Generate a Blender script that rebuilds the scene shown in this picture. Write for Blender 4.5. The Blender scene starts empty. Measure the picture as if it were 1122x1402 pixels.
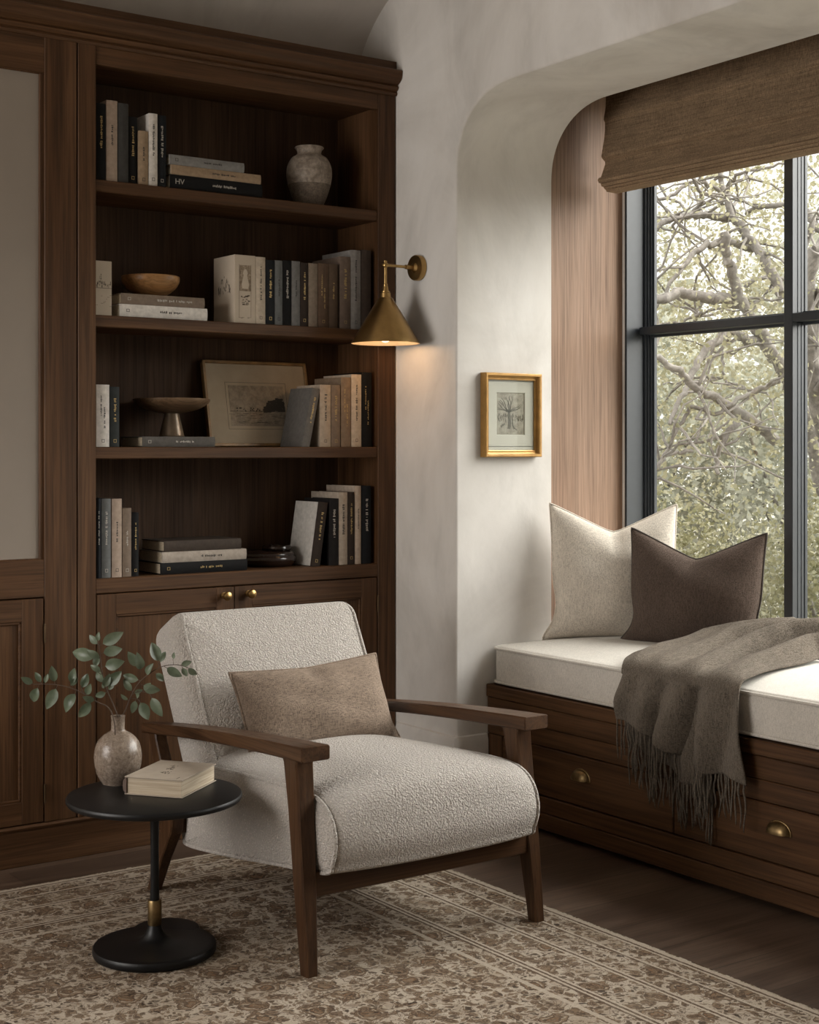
import bpy, bmesh, math, random
from mathutils import Vector, Matrix
R = math.radians
rnd = random.Random(7)
SC = bpy.context.scene
COL = SC.collection
ROOT = {}

# ------------------------------------------------------------------ materials
def new_mat(name):
    m = bpy.data.materials.new(name); m.use_nodes = True
    nt = m.node_tree
    b = nt.nodes['Principled BSDF']
    return m, nt, b

def N(nt, typ, **kw):
    n = nt.nodes.new(typ)
    for k, v in kw.items():
        if k in n.inputs: n.inputs[k].default_value = v
        else: setattr(n, k, v)
    return n

def L(nt, a, b): nt.links.new(a, b)

def ramp(nt, fac, stops, interp='LINEAR'):
    r = nt.nodes.new('ShaderNodeValToRGB'); cr = r.color_ramp; cr.interpolation = interp
    while len(cr.elements) < len(stops): cr.elements.new(0.5)
    for e, (p, c) in zip(cr.elements, stops):
        e.position = p
        if not hasattr(c, '__len__'): c = (c, c, c)
        e.color = (c[0], c[1], c[2], 1)
    L(nt, fac, r.inputs['Fac'])
    return r.outputs['Color']

def coords(nt, scale=(1, 1, 1), loc=(0, 0, 0)):
    t = nt.nodes.new('ShaderNodeTexCoord'); m = nt.nodes.new('ShaderNodeMapping')
    m.inputs['Scale'].default_value = scale; m.inputs['Location'].default_value = loc
    L(nt, t.outputs['Object'], m.inputs['Vector'])
    return m.outputs['Vector']

def noise(nt, vec, scale, detail=4, rough=.55, dist=0):
    n = N(nt, 'ShaderNodeTexNoise'); n.inputs['Scale'].default_value = scale
    n.inputs['Detail'].default_value = detail; n.inputs['Roughness'].default_value = rough
    n.inputs['Distortion'].default_value = dist
    L(nt, vec, n.inputs['Vector'])
    return n.outputs['Fac']

def mixc(nt, fac, a, b, blend='MIX'):
    m = nt.nodes.new('ShaderNodeMix'); m.data_type = 'RGBA'; m.blend_type = blend
    for s, v in ((0, fac), (6, a), (7, b)):
        if hasattr(v, 'links'): L(nt, v, m.inputs[s])
        elif s == 0: m.inputs[0].default_value = v
        else: m.inputs[s].default_value = (*v, 1)
    return m.outputs[2]

def math_(nt, op, a, b=None, c=None):
    m = nt.nodes.new('ShaderNodeMath'); m.operation = op
    for i, v in enumerate((a, b, c)):
        if v is None: continue
        if hasattr(v, 'links'): L(nt, v, m.inputs[i])
        else: m.inputs[i].default_value = v
    return m.outputs[0]

def bump(nt, bsdf, h, strength=.3, dist=.01):
    b = N(nt, 'ShaderNodeBump'); b.inputs['Strength'].default_value = strength; b.inputs['Distance'].default_value = dist
    L(nt, h, b.inputs['Height']); L(nt, b.outputs['Normal'], bsdf.inputs['Normal'])

def wood(name, dark, mid, light, axis, rough=.45, tight=1.0):
    m, nt, b = new_mat(name)
    def sc(al, ac): return tuple(al if i == 'xyz'.index(axis) else ac for i in range(3))
    v1 = coords(nt, sc(.7, 14 * tight)); n1 = noise(nt, v1, 1.0, 5, .6, .6)
    v2 = coords(nt, sc(3.5, 130 * tight), (3.1, 1.7, 5.2)); n2 = noise(nt, v2, 1.0, 3, .6)
    v3 = coords(nt, sc(1.6, 75 * tight), (1.3, 7.7, 2.2)); n3 = noise(nt, v3, 1.0, 4, .65, .8)
    c1 = ramp(nt, n1, [(.28, dark), (.5, mid), (.72, light)])
    g = ramp(nt, n3, [(.35, .70), (.55, 1.0), (.7, 1.10)])
    c2 = mixc(nt, 1.0, c1, g, 'MULTIPLY')
    g2 = ramp(nt, n2, [(.33, .6), (.52, 1.0)])
    c3 = mixc(nt, .75, c2, g2, 'MULTIPLY')
    L(nt, c3, b.inputs['Base Color'])
    rr = ramp(nt, n2, [(.3, rough + .15), (.6, rough)])
    L(nt, rr, b.inputs['Roughness'])
    bump(nt, b, n2, .18, .002)
    b.inputs['Specular IOR Level'].default_value = .22
    return m

WD = ((.050, .0222, .0088), (.087, .0410, .0172), (.127, .064, .030))
W = {a: wood('walnut_' + a, *WD, a) for a in 'xyz'}
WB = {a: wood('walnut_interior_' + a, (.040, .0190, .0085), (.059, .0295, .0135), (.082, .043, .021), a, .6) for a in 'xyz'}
WC = {a: wood('chair_walnut_' + a, (.036, .0165, .0078), (.066, .032, .015), (.098, .051, .0255), a, .34, 1.6) for a in 'xyz'}
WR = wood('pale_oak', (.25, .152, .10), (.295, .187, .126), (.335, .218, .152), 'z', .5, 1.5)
WT = wood('turned_wood', (.15, .068, .026), (.29, .145, .055), (.42, .24, .11), 'x', .3, .9)
WTD = wood('aged_turned_wood', (.07, .04, .022), (.13, .078, .042), (.19, .12, .07), 'x', .4, .9)

def plaster(name, a, b_, c):
    m, nt, b = new_mat(name)
    v = coords(nt)
    n1 = noise(nt, v, 1.3, 6, .6, 1.2); n2 = noise(nt, coords(nt, (1, 1, .45)), 4.5, 5, .65, .6)
    n3 = noise(nt, v, 60, 3, .6)
    c1 = ramp(nt, n1, [(.32, a), (.5, b_), (.68, c)])
    c2 = mixc(nt, .55, c1, ramp(nt, n2, [(.3, .80), (.5, 1.0), (.7, 1.08)]), 'MULTIPLY')
    L(nt, c2, b.inputs['Base Color']); b.inputs['Roughness'].default_value = .78
    b.inputs['Specular IOR Level'].default_value = .2
    h = math_(nt, 'ADD', math_(nt, 'MULTIPLY', n2, 1.0), math_(nt, 'MULTIPLY', n3, .15))
    bump(nt, b, h, .16, .01)
    return m
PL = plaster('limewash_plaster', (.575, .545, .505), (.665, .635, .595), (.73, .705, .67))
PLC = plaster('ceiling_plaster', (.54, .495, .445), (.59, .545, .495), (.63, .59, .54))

def simple(name, col, rough=.5, metal=0, spec=.5, var=0, nscale=30, bmp=0):
    m, nt, b = new_mat(name)
    b.inputs['Roughness'].default_value = rough; b.inputs['Metallic'].default_value = metal
    b.inputs['Specular IOR Level'].default_value = spec
    v = coords(nt); n = noise(nt, v, nscale, 4, .6)
    lo = tuple(x * (1 - var) for x in col); hi = tuple(min(1, x * (1 + var)) for x in col)
    L(nt, ramp(nt, n, [(.3, lo), (.7, hi)]), b.inputs['Base Color'])
    if bmp: bump(nt, b, n, bmp, .002)
    return m

def fabric(name, col, var=.18, weave=420, bs=.5, slub=0, fuzz=0, ax=0):
    m, nt, b = new_mat(name)
    vx = coords(nt, (weave * .16, weave, weave), (0, 0, 0)); vz = coords(nt, (weave, weave, weave * .16))
    n1 = noise(nt, vx, 1, 2, .5); n2 = noise(nt, vz, 1, 2, .5)
    n0 = noise(nt, coords(nt), 9, 4, .6)
    h = math_(nt, 'MAXIMUM', n1, n2)
    lo = tuple(x * (1 - var * 1.6) for x in col); hi = tuple(min(1, x * (1 + var)) for x in col)
    c = ramp(nt, h, [(.42, lo), (.55, col), (.7, hi)])
    c = mixc(nt, 1.0, c, ramp(nt, n0, [(.3, 1 - var * .6), (.7, 1 + var * .3)]), 'MULTIPLY')
    if slub:
        s1 = noise(nt, coords(nt, (30, 500, 500) if not ax else (300, 7, 300)), 1, 3, .6)
        c = mixc(nt, slub, c, ramp(nt, s1, [(.35, .55), (.5, 1.0), (.68, 1.35)]), 'MULTIPLY')
        s2 = noise(nt, coords(nt, (500, 500, 40), (4, 4, 4)), 1, 3, .6)
        c = mixc(nt, slub, c, ramp(nt, s2, [(.35, .6), (.5, 1.0), (.68, 1.3)]), 'MULTIPLY')
    L(nt, c, b.inputs['Base Color']); b.inputs['Roughness'].default_value = .95
    b.inputs['Specular IOR Level'].default_value = .1
    b.inputs['Sheen Weight'].default_value = .25 + fuzz; b.inputs['Sheen Roughness'].default_value = .6
    b.inputs['Sheen Tint'].default_value = (*[min(1, x * 1.6 + .1) for x in col], 1)
    if fuzz:
        f = noise(nt, coords(nt), 150, 4, .7, 1.5); h = math_(nt, 'ADD', h, math_(nt, 'MULTIPLY', f, 1.6))
    bump(nt, b, h, bs, .002 if not fuzz else .006)
    return m

def boucle(name, col):
    m, nt, b = new_mat(name)
    v = coords(nt)
    nd = N(nt, 'ShaderNodeTexNoise'); nd.inputs['Scale'].default_value = 75; nd.inputs['Detail'].default_value = 3
    L(nt, v, nd.inputs['Vector'])
    vm = nt.nodes.new('ShaderNodeVectorMath'); vm.operation = 'MULTIPLY_ADD'
    L(nt, nd.outputs['Color'], vm.inputs[0]); vm.inputs[1].default_value = (.016, .016, .016); L(nt, v, vm.inputs[2])
    vo = N(nt, 'ShaderNodeTexVoronoi', feature='SMOOTH_F1'); vo.inputs['Scale'].default_value = 175
    vo.inputs['Smoothness'].default_value = .4
    L(nt, vm.outputs[0], vo.inputs['Vector'])
    n2 = noise(nt, vm.outputs[0], 260, 3, .6)
    h = math_(nt, 'SUBTRACT', math_(nt, 'MULTIPLY', n2, .7), vo.outputs['Distance'])
    lo = tuple(x * .66 for x in col); hi = tuple(min(1, x * 1.12) for x in col)
    L(nt, ramp(nt, h, [(-.0, lo), (.02, lo), (.2, col), (.42, hi)]), b.inputs['Base Color'])
    b.inputs['Roughness'].default_value = .95; b.inputs['Specular IOR Level'].default_value = .1
    b.inputs['Sheen Weight'].default_value = .3; b.inputs['Sheen Roughness'].default_value = .5
    bump(nt, b, h, .9, .009)
    return m

BOUCLE = boucle('cream_boucle', (.78, .71, .64))
LINEN = fabric('bench_linen', (.60, .56, .505), .12, 420, .4, .12)
CREAM = fabric('cream_weave', (.56, .505, .43), .16, 300, .6, .22)
BROWN = fabric('brown_wool', (.112, .080, .062), .25, 260, .9, .15, .15)
LUMB = fabric('taupe_linen', (.215, .163, .124), .22, 330, .7, .55)
THROW = fabric('throw_wool', (.175, .145, .113), .3, 240, 1.0, .3, .35)
BLIND = fabric('blind_weave', (.245, .170, .105), .22, 300, .5, .6, ax=1)
BRASS = simple('aged_brass', (.44, .285, .115), .33, 1, .5, .16, 14)
BRASSD = simple('antique_brass', (.25, .175, .085), .4, 1, .5, .3, 40)
BLACK = simple('black_metal', (.005, .005, .0053), .42, 0, .32, .1)
STEEL = simple('window_steel', (.020, .024, .029), .36, .0, .6, .1)
CREAMPAINT = simple('lamp_lining', (.75, .62, .45), .6)
PAGES = simple('book_pages', (.50, .42, .31), .85, 0, .1, .2, 200)

def emit(name, col, s):
    m = bpy.data.materials.new(name); m.use_nodes = True; nt = m.node_tree; nt.nodes.clear()
    e = N(nt, 'ShaderNodeEmission'); e.inputs['Color'].default_value = (*col, 1); e.inputs['Strength'].default_value = s
    o = N(nt, 'ShaderNodeOutputMaterial'); L(nt, e.outputs[0], o.inputs[0]); return m

def glass_mat():
    m = bpy.data.materials.new('pane_glass'); m.use_nodes = True; nt = m.node_tree; nt.nodes.clear()
    t = N(nt, 'ShaderNodeBsdfTransparent'); t.inputs['Color'].default_value = (.97, .985, .975, 1)
    g = N(nt, 'ShaderNodeBsdfGlossy'); g.inputs['Roughness'].default_value = .02
    lw = N(nt, 'ShaderNodeLayerWeight'); lw.inputs['Blend'].default_value = .5
    f = math_(nt, 'MULTIPLY_ADD', math_(nt, 'POWER', lw.outputs['Facing'], 4.0), .5, .03)
    mx = N(nt, 'ShaderNodeMixShader'); o = N(nt, 'ShaderNodeOutputMaterial')
    L(nt, f, mx.inputs[0]); L(nt, t.outputs[0], mx.inputs[1]); L(nt, g.outputs[0], mx.inputs[2]); L(nt, mx.outputs[0], o.inputs[0])
    return m
GLASS = glass_mat()

def floor_mat():
    m, nt, b = new_mat('dark_oak_planks')
    v = coords(nt)
    br = N(nt, 'ShaderNodeTexBrick'); br.inputs['Scale'].default_value = 1; br.inputs['Mortar Size'].default_value = .0018
    br.inputs['Brick Width'].default_value = 1.7; br.inputs['Row Height'].default_value = .19; br.offset = .37
    br.inputs['Color1'].default_value = (.38, .38, .38, 1); br.inputs['Color2'].default_value = (1, 1, 1, 1); br.inputs['Mortar'].default_value = (.12, .12, .12, 1)
    br.inputs['Bias'].default_value = 0
    L(nt, v, br.inputs['Vector'])
    n1 = noise(nt, coords(nt, (.9, 8, 8)), 1, 5, .6, 1.2); n2 = noise(nt, coords(nt, (4, 110, 100)), 1, 3, .6)
    c = ramp(nt, n1, [(.3, (.082, .050, .033)), (.5, (.128, .083, .057)), (.7, (.18, .124, .088))])
    c = mixc(nt, .7, c, ramp(nt, n2, [(.33, .6), (.55, 1.0)]), 'MULTIPLY')
    c = mixc(nt, .75, c, br.outputs['Color'], 'MULTIPLY')
    L(nt, c, b.inputs['Base Color']); b.inputs['Roughness'].default_value = .40; b.inputs['Specular IOR Level'].default_value = .4
    bump(nt, b, math_(nt, 'ADD', n2, br.outputs['Fac']), .12, .002)
    return m

def rug_mat(a, bb):
    m, nt, b = new_mat('persian_rug_wool')
    v = coords(nt)
    wn = N(nt, 'ShaderNodeTexNoise'); wn.inputs['Scale'].default_value = 22; wn.inputs['Detail'].default_value = 3
    L(nt, v, wn.inputs['Vector'])
    vm = nt.nodes.new('ShaderNodeVectorMath'); vm.operation = 'MULTIPLY_ADD'
    L(nt, wn.outputs['Color'], vm.inputs[0]); vm.inputs[1].default_value = (.055, .055, 0); L(nt, v, vm.inputs[2])
    wv = vm.outputs[0]
    sx = nt.nodes.new('ShaderNodeSeparateXYZ'); L(nt, v, sx.inputs[0])
    ax = math_(nt, 'SUBTRACT', a, math_(nt, 'ABSOLUTE', sx.outputs[0])); ay = math_(nt, 'SUBTRACT', bb, math_(nt, 'ABSOLUTE', sx.outputs[1]))
    e0 = math_(nt, 'MINIMUM', ax, ay)
    jit = noise(nt, v, 90, 2, .5)
    e = math_(nt, 'ADD', e0, math_(nt, 'MULTIPLY', math_(nt, 'SUBTRACT', jit, .5), .006))
    cream = (.47, .40, .32); cream2 = (.365, .298, .224); tan = (.215, .15, .098); br = (.098, .066, .045); dk = (.050, .036, .027); rust = (.20, .118, .066)
    # rosettes: rings round scattered centres
    def rosette(scale, vec, off):
        mp = nt.nodes.new('ShaderNodeMapping'); mp.inputs['Location'].default_value = off; L(nt, vec, mp.inputs['Vector'])
        vo = N(nt, 'ShaderNodeTexVoronoi', feature='F1'); vo.inputs['Scale'].default_value = scale; vo.inputs['Randomness'].default_value = .75
        vo.voronoi_dimensions = '2D'
        L(nt, mp.outputs[0], vo.inputs['Vector'])
        return vo.outputs['Distance'], vo.outputs['Color']
    d1, c1 = rosette(9.5, wv, (0, 0, 0)); d2, c2 = rosette(26, wv, (.4, .7, 0)); d3, c3 = rosette(60, wv, (.1, .2, 0))
    base = ramp(nt, noise(nt, v, 5, 5, .6, .5), [(.3, cream2), (.55, cream), (.75, cream)])
    r1 = ramp(nt, d1, [(0, tan), (.08, rust), (.14, br), (.19, cream2), (.25, tan), (.30, br), (.335, cream), (.5, cream)], 'CONSTANT')
    m1 = ramp(nt, d1, [(0, 1), (.33, 1), (.36, 0)])
    sep = nt.nodes.new('ShaderNodeSeparateColor'); L(nt, c1, sep.inputs[0])
    m1 = math_(nt, 'MULTIPLY', m1, ramp(nt, sep.outputs[0], [(.3, .25), (.45, .95)]))
    col = mixc(nt, m1, base, r1)
    r2 = ramp(nt, d2, [(0, tan), (.10, br), (.2, tan), (.32, br), (.36, cream2)], 'CONSTANT')
    sep2 = nt.nodes.new('ShaderNodeSeparateColor'); L(nt, c2, sep2.inputs[0])
    m2 = math_(nt, 'MULTIPLY', ramp(nt, d2, [(.34, 1), (.38, 0)]), ramp(nt, sep2.outputs[0], [(.25, 0), (.36, .9)]))
    col = mixc(nt, m2, col, r2)
    # curling vines
    n4 = noise(nt, wv, 24, 2, .5, 2.0); vn = ramp(nt, math_(nt, 'ABSOLUTE', math_(nt, 'SUBTRACT', n4, .5)), [(.018, 1), (.035, 0)])
    col = mixc(nt, math_(nt, 'MULTIPLY', vn, .75), col, br)
    sep3 = nt.nodes.new('ShaderNodeSeparateColor'); L(nt, c3, sep3.inputs[0])
    m3 = math_(nt, 'MULTIPLY', ramp(nt, d3, [(.28, 1), (.4, 0)]), ramp(nt, sep3.outputs[1], [(.36, 0), (.44, .9)]))
    col = mixc(nt, m3, col, mixc(nt, sep3.outputs[0], dk, tan))
    # border guard stripes
    K = 2.0
    def stripes(lst):
        st = [(0, 0)]
        for x0, x1, val in lst: st += [(x0 / K, val), (x1 / K, 0)]
        return ramp(nt, math_(nt, 'DIVIDE', e, K), st, 'CONSTANT')
    dark = stripes([(.022, .028, .8), (.034, .039, .7), (.094, .099, .8), (.106, .110, .7), (.196, .201, .8), (.209, .214, .8), (.222, .226, .6)])
    dark2 = stripes([(.352, .357, .8), (.366, .371, .8), (.380, .385, .8), (.44, .444, .7), (.455, .459, .7)])
    gap = stripes([(0.0, .022, 1), (.028, .034, 1), (.099, .106, 1), (.201, .209, 1), (.214, .222, 1), (.357, .366, 1), (.371, .380, 1), (.444, .455, .9)])
    col = mixc(nt, gap, col, cream)
    col = mixc(nt, math_(nt, 'MAXIMUM', dark, dark2), col, br)
    # pile wear and yarn speckle
    sp = noise(nt, coords(nt, (160, 420, 100)), 1, 2, .6)
    col = mixc(nt, .45, col, ramp(nt, sp, [(.3, .55), (.5, 1.0), (.7, 1.3)]), 'MULTIPLY')
    wr = noise(nt, v, 3, 5, .7)
    col = mixc(nt, ramp(nt, wr, [(.45, .0), (.7, .18)]), col, cream2)
    L(nt, col, b.inputs['Base Color']); b.inputs['Roughness'].default_value = .97; b.inputs['Specular IOR Level'].default_value = .05
    bump(nt, b, math_(nt, 'ADD', sp, math_(nt, 'MULTIPLY', n4, .4)), .7, .006)
    return m

def stone_mat(name, a, b_, c, rough=.4, sc=25):
    m, nt, b = new_mat(name)
    v = coords(nt); n1 = noise(nt, v, sc, 6, .65, 1.5); n2 = noise(nt, v, sc * 4, 3, .6)
    col = ramp(nt, n1, [(.3, a), (.5, b_), (.68, c)])
    L(nt, mixc(nt, .6, col, ramp(nt, n2, [(.35, .6), (.6, 1.1)]), 'MULTIPLY'), b.inputs['Base Color'])
    b.inputs['Roughness'].default_value = rough; bump(nt, b, n1, .25, .004); return m

def leaf_mat(name, a, b_, trans=.35, rough=.5):
    m, nt, b = new_mat(name)
    n1 = noise(nt, coords(nt), 2.5, 3, .6); n2 = noise(nt, coords(nt), 40, 2, .5)
    col = ramp(nt, math_(nt, 'ADD', math_(nt, 'MULTIPLY', n1, .6), math_(nt, 'MULTIPLY', n2, .4)), [(.38, a), (.62, b_)])
    L(nt, col, b.inputs['Base Color']); b.inputs['Roughness'].default_value = rough
    t = N(nt, 'ShaderNodeBsdfTranslucent'); L(nt, col, t.inputs['Color'])
    mx = N(nt, 'ShaderNodeMixShader'); mx.inputs[0].default_value = trans
    o = [n for n in nt.nodes if n.type == 'OUTPUT_MATERIAL'][0]
    L(nt, b.outputs[0], mx.inputs[1]); L(nt, t.outputs[0], mx.inputs[2]); L(nt, mx.outputs[0], o.inputs[0])
    return m

# ------------------------------------------------------------------ mesh helpers
def NB(): return bmesh.new()

def box(bm, x0, x1, y0, y1, z0, z1, bev=.002, seg=1, M=None):
    vs = [bm.verts.new((x, y, z)) for x in (x0, x1) for y in (y0, y1) for z in (z0, z1)]
    f = [(0, 1, 3, 2), (4, 6, 7, 5), (0, 4, 5, 1), (2, 3, 7, 6), (0, 2, 6, 4), (1, 5, 7, 3)]
    fs = [bm.faces.new([vs[i] for i in q]) for q in f]
    allv = vs
    if bev > 0:
        es = list({e for q in fs for e in q.edges})
        r = bmesh.ops.bevel(bm, geom=es, offset=bev, segments=seg, affect='EDGES', profile=.5)
        allv = list({v for v in r['verts']} | {v for q in r['faces'] for v in q.verts})
        # every vertex of this island
        seen = set(allv); st = list(allv)
        while st:
            v = st.pop()
            for e in v.link_edges:
                o = e.other_vert(v)
                if o not in seen: seen.add(o); st.append(o)
        allv = list(seen)
    if M is not None:
        for v in allv: v.co = M @ v.co
    return allv

def loft(bm, secs, closed=True, caps=True):
    """secs: list of rings (lists of 3D points, same count)"""
    rings = [[bm.verts.new(p) for p in s] for s in secs]
    n = len(rings[0])
    for a, b in zip(rings, rings[1:]):
        for i in range(n if closed else n - 1):
            j = (i + 1) % n
            bm.faces.new((a[i], a[j], b[j], b[i]))
    if caps and closed:
        bm.faces.new(list(reversed(rings[0]))); bm.faces.new(rings[-1])
    return rings

def tube(bm, pts, r, n=10, caps=True, closed=False):
    pts = [Vector(p) for p in pts]
    rs = r if hasattr(r, '__len__') else [r] * len(pts)
    rings = []; up = None
    for i, p in enumerate(pts):
        if closed: t = pts[(i + 1) % len(pts)] - pts[i - 1]
        else: t = pts[min(i + 1, len(pts) - 1)] - pts[max(i - 1, 0)]
        if t.length < 1e-9: t = Vector((0, 0, 1))
        t.normalize()
        if up is None: up = Vector((0, 0, 1)) if abs(t.z) < .9 else Vector((1, 0, 0))
        a = t.cross(up); 
        if a.length < 1e-6: a = t.orthogonal()
        a.normalize(); b = a.cross(t).normalized(); up = b
        rings.append([p + (a * math.cos(2 * math.pi * k / n) + b * math.sin(2 * math.pi * k / n)) * rs[i] for k in range(n)])
    R_ = [[bm.verts.new(q) for q in g] for g in rings]
    m = len(R_)
    for i in range(m if closed else m - 1):
        A, B_ = R_[i], R_[(i + 1) % m]
        for k in range(n):
            j = (k + 1) % n; bm.faces.new((A[k], A[j], B_[j], B_[k]))
    if caps and not closed:
        bm.faces.new(list(reversed(R_[0]))); bm.faces.new(R_[-1])

def lathe(bm, prof, c, n=40, axis='z', M=None):
    """prof: (r, h) list; r=0 ends close"""
    rings = []
    for r, h in prof:
        if r < 1e-6:
            rings.append([bm.verts.new((0, 0, h))])
        else:
            rings.append([bm.verts.new((r * math.cos(2 * math.pi * k / n), r * math.sin(2 * math.pi * k / n), h)) for k in range(n)])
    for a, b in zip(rings, rings[1:]):
        for k in range(n):
            j = (k + 1) % n
            if len(a) == 1 and len(b) == 1: continue
            if len(a) == 1: bm.faces.new((a[0], b[j], b[k]))
            elif len(b) == 1: bm.faces.new((a[k], a[j], b[0]))
            else: bm.faces.new((a[k], a[j], b[j], b[k]))
    if M is None:
        M = {'z': Matrix.Identity(4), 'x': Matrix.Rotation(R(90), 4, 'Y'), 'y': Matrix.Rotation(R(-90), 4, 'X')}[axis]
    M = Matrix.Translation(c) @ M
    for g in rings:
        for v in g: v.co = M @ v.co

def rrect(w, h, r, n=8):
    r = max(min(r, w / 2 - 1e-4, h / 2 - 1e-4), 1e-4)
    out = []
    for cx, cy, a0 in ((w / 2 - r, h / 2 - r, 0), (-w / 2 + r, h / 2 - r, 90), (-w / 2 + r, -h / 2 + r, 180), (w / 2 - r, -h / 2 + r, 270)):
        for k in range(n + 1):
            a = R(a0 + 90 * k / n); out.append((cx + r * math.cos(a), cy + r * math.sin(a)))
    return out

def subdiv_ring(pts, maxl):
    out = []
    for i, p in enumerate(pts):
        q = pts[(i + 1) % len(pts)]; d = math.hypot(q[0] - p[0], q[1] - p[1]); k = max(1, int(d / maxl))
        for j in range(k): out.append((p[0] + (q[0] - p[0]) * j / k, p[1] + (q[1] - p[1]) * j / k))
    return out

def slab(bm, w, h, t, r, er, crown, M, crown_back=None, nr=9):
    """rounded upholstered slab, local x=width y=height z=front"""
    if crown_back is None: crown_back = crown
    secs = []
    mx = min(w, h) / 2
    ds = [mx * .97 * (1 - (k / nr)) ** 1.0 for k in range(nr)]
    base = None
    def ring(d, z):
        s = rrect(w - 2 * d, h - 2 * d, max(r - d, .004), 6)
        # constant vertex count: sample edges evenly
        out = []
        for i, p in enumerate(s):
            q = s[(i + 1) % len(s)]
            k = 14 if i % 7 == 6 else 1
            for j in range(k): out.append((p[0] + (q[0] - p[0]) * j / k, p[1] + (q[1] - p[1]) * j / k, z))
        return out
    L_ = []
    def ch(d, c): 
        x = min(1, max(0, (d - er) / (mx - er))); return c * (1 - (1 - x) ** 2.4)
    for d in ds:
        if d > er: L_.append((d, t / 2 + ch(d, crown)))
    for k in range(7):
        a = R(90 - 15 * k); L_.append((er * (1 - math.cos(a)), t / 2 - er + er * math.sin(a)))
    for k in range(7):
        a = R(15 * k); L_.append((er * (1 - math.cos(a)), -(t / 2 - er + er * math.sin(a))))
    for d in reversed(ds):
        if d > er: L_.append((d, -t / 2 - ch(d, crown_back)))
    for d, z in L_: secs.append([M @ Vector(p) for p in ring(d, z)])
    loft(bm, secs)

def pillow(bm, w, h, T, M, chop=0, pinch=.06, n=28, pipe=None, sag=0, ear=.12):
    """knife-edge pillow; local x=width, y=height, z=front"""
    def pt(a, b, s):
        x = w / 2 * a * (1 - pinch * (1 - b * b) + ear * math.exp(-((b + 1) / .2) ** 2) - ear * .55 * math.exp(-((b + .5) / .3) ** 2)); y = h / 2 * b * (1 - pinch * (1 - a * a))
        up = max(0, (b + 1) / 2)
        y -= chop * (1 - (a * a + .004) ** .5) ** 1.1 * up ** 2.5 if chop and abs(a) < .997 else 0
        e = max(0, (1 - a * a)) * max(0, (1 - b * b))
        t = T / 2 * e ** .48
        t *= 1 - .5 * math.exp(-(a / .10) ** 2) * up ** 5 * (1 if chop else 0)
        if sag: t *= 1 + sag * (-b) * .5
        wr = .006 * math.sin(7 * a + 3 * b) * math.sin(5 * b - 2 * a) * e ** .5
        # corner puckers
        k = (abs(a) * abs(b)) ** 3; wr += .006 * k * math.sin(16 * (abs(a) - abs(b))) * (e ** .25)
        return M @ Vector((x, y, s * (t + wr)))
    g = [-1 + 2 * i / n for i in range(n + 1)]
    g = [math.sin(v * math.pi / 2) * .55 + v * .45 for v in g]
    V = {}
    for s in (1, -1):
        for i, a in enumerate(g):
            for j, b in enumerate(g):
                edge = i in (0, n) or j in (0, n)
                key = (i, j, 0 if edge else s)
                if key not in V: V[key] = bm.verts.new(pt(a, b, 0 if edge else s))
        for i in range(n):
            for j in range(n):
                q = []
                for (p, r_) in ((i, j), (i + 1, j), (i + 1, j + 1), (i, j + 1)):
                    e = p in (0, n) or r_ in (0, n); q.append(V[(p, r_, 0 if e else s)])
                if s < 0: q.reverse()
                try: bm.faces.new(q)
                except ValueError: pass
    if pipe is not None:
        loop = [(a, -1) for a in g[:-1]] + [(1, b) for b in g[:-1]] + [(a, 1) for a in reversed(g[1:])] + [(-1, b) for b in reversed(g[1:])]
        tube(pipe, [pt(a, b, 0) if (abs(a) == 1 or abs(b) == 1) else pt(a, b, 0) for a, b in loop], .0042, 7, closed=True)

def obj(name, bm, mat, parent=None, smooth=35, props=None):
    me = bpy.data.meshes.new(name)
    bmesh.ops.recalc_face_normals(bm, faces=bm.faces[:])
    loc = ROOT.get(parent.name, Vector()) if parent is not None else Vector()
    if loc.length:
        for v in bm.verts: v.co -= loc
    bm.to_mesh(me); bm.free()
    if smooth:
        me.shade_smooth(); me.set_sharp_from_angle(angle=R(smooth))
    for m in (mat if isinstance(mat, (list, tuple)) else [mat]): me.materials.append(m)
    o = bpy.data.objects.new(name, me); COL.objects.link(o)
    if parent is not None: o.parent = parent; ROOT[o.name] = loc
    if props:
        for k, v in props.items(): o[k] = v
    return o

def thing(name, label, cat, loc, group=None):
    o = bpy.data.objects.new(name, None); COL.objects.link(o)
    o.empty_display_size = .05; o.location = loc; o['label'] = label; o['category'] = cat
    if group: o['group'] = group
    ROOT[o.name] = Vector(loc)
    return o

def tag(o, label, cat, group=None):
    o['label'] = label; o['category'] = cat
    if group: o['group'] = group
    return o

def recenter(o):
    """put a single-mesh thing's origin at its base"""
    vs = [v.co for v in o.data.vertices]
    c = Vector(((min(v.x for v in vs) + max(v.x for v in vs)) / 2, (min(v.y for v in vs) + max(v.y for v in vs)) / 2, min(v.z for v in vs)))
    for v in o.data.vertices: v.co -= c
    o.location = c
    return o

def struct(name, bm, mat, parent=None, smooth=35, label=None):
    o = obj(name, bm, mat, parent, smooth)
    if parent is None:
        o['kind'] = 'structure'
        if label: o['label'] = label
    return o

def catmull(pts, k=6, closed=False):
    P = [Vector(p) for p in pts]; n = len(P); out = []
    for i in range(n if closed else n - 1):
        if closed: a, b, c, d = P[i - 1], P[i], P[(i + 1) % n], P[(i + 2) % n]
        else: a, b, c, d = P[max(i - 1, 0)], P[i], P[i + 1], P[min(i + 2, n - 1)]
        for j in range(k):
            t = j / k
            out.append(.5 * ((2 * b) + (c - a) * t + (2 * a - 5 * b + 4 * c - d) * t * t + (3 * b - a - 3 * c + d) * t ** 3))
    if not closed: out.append(P[-1])
    return out

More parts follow.
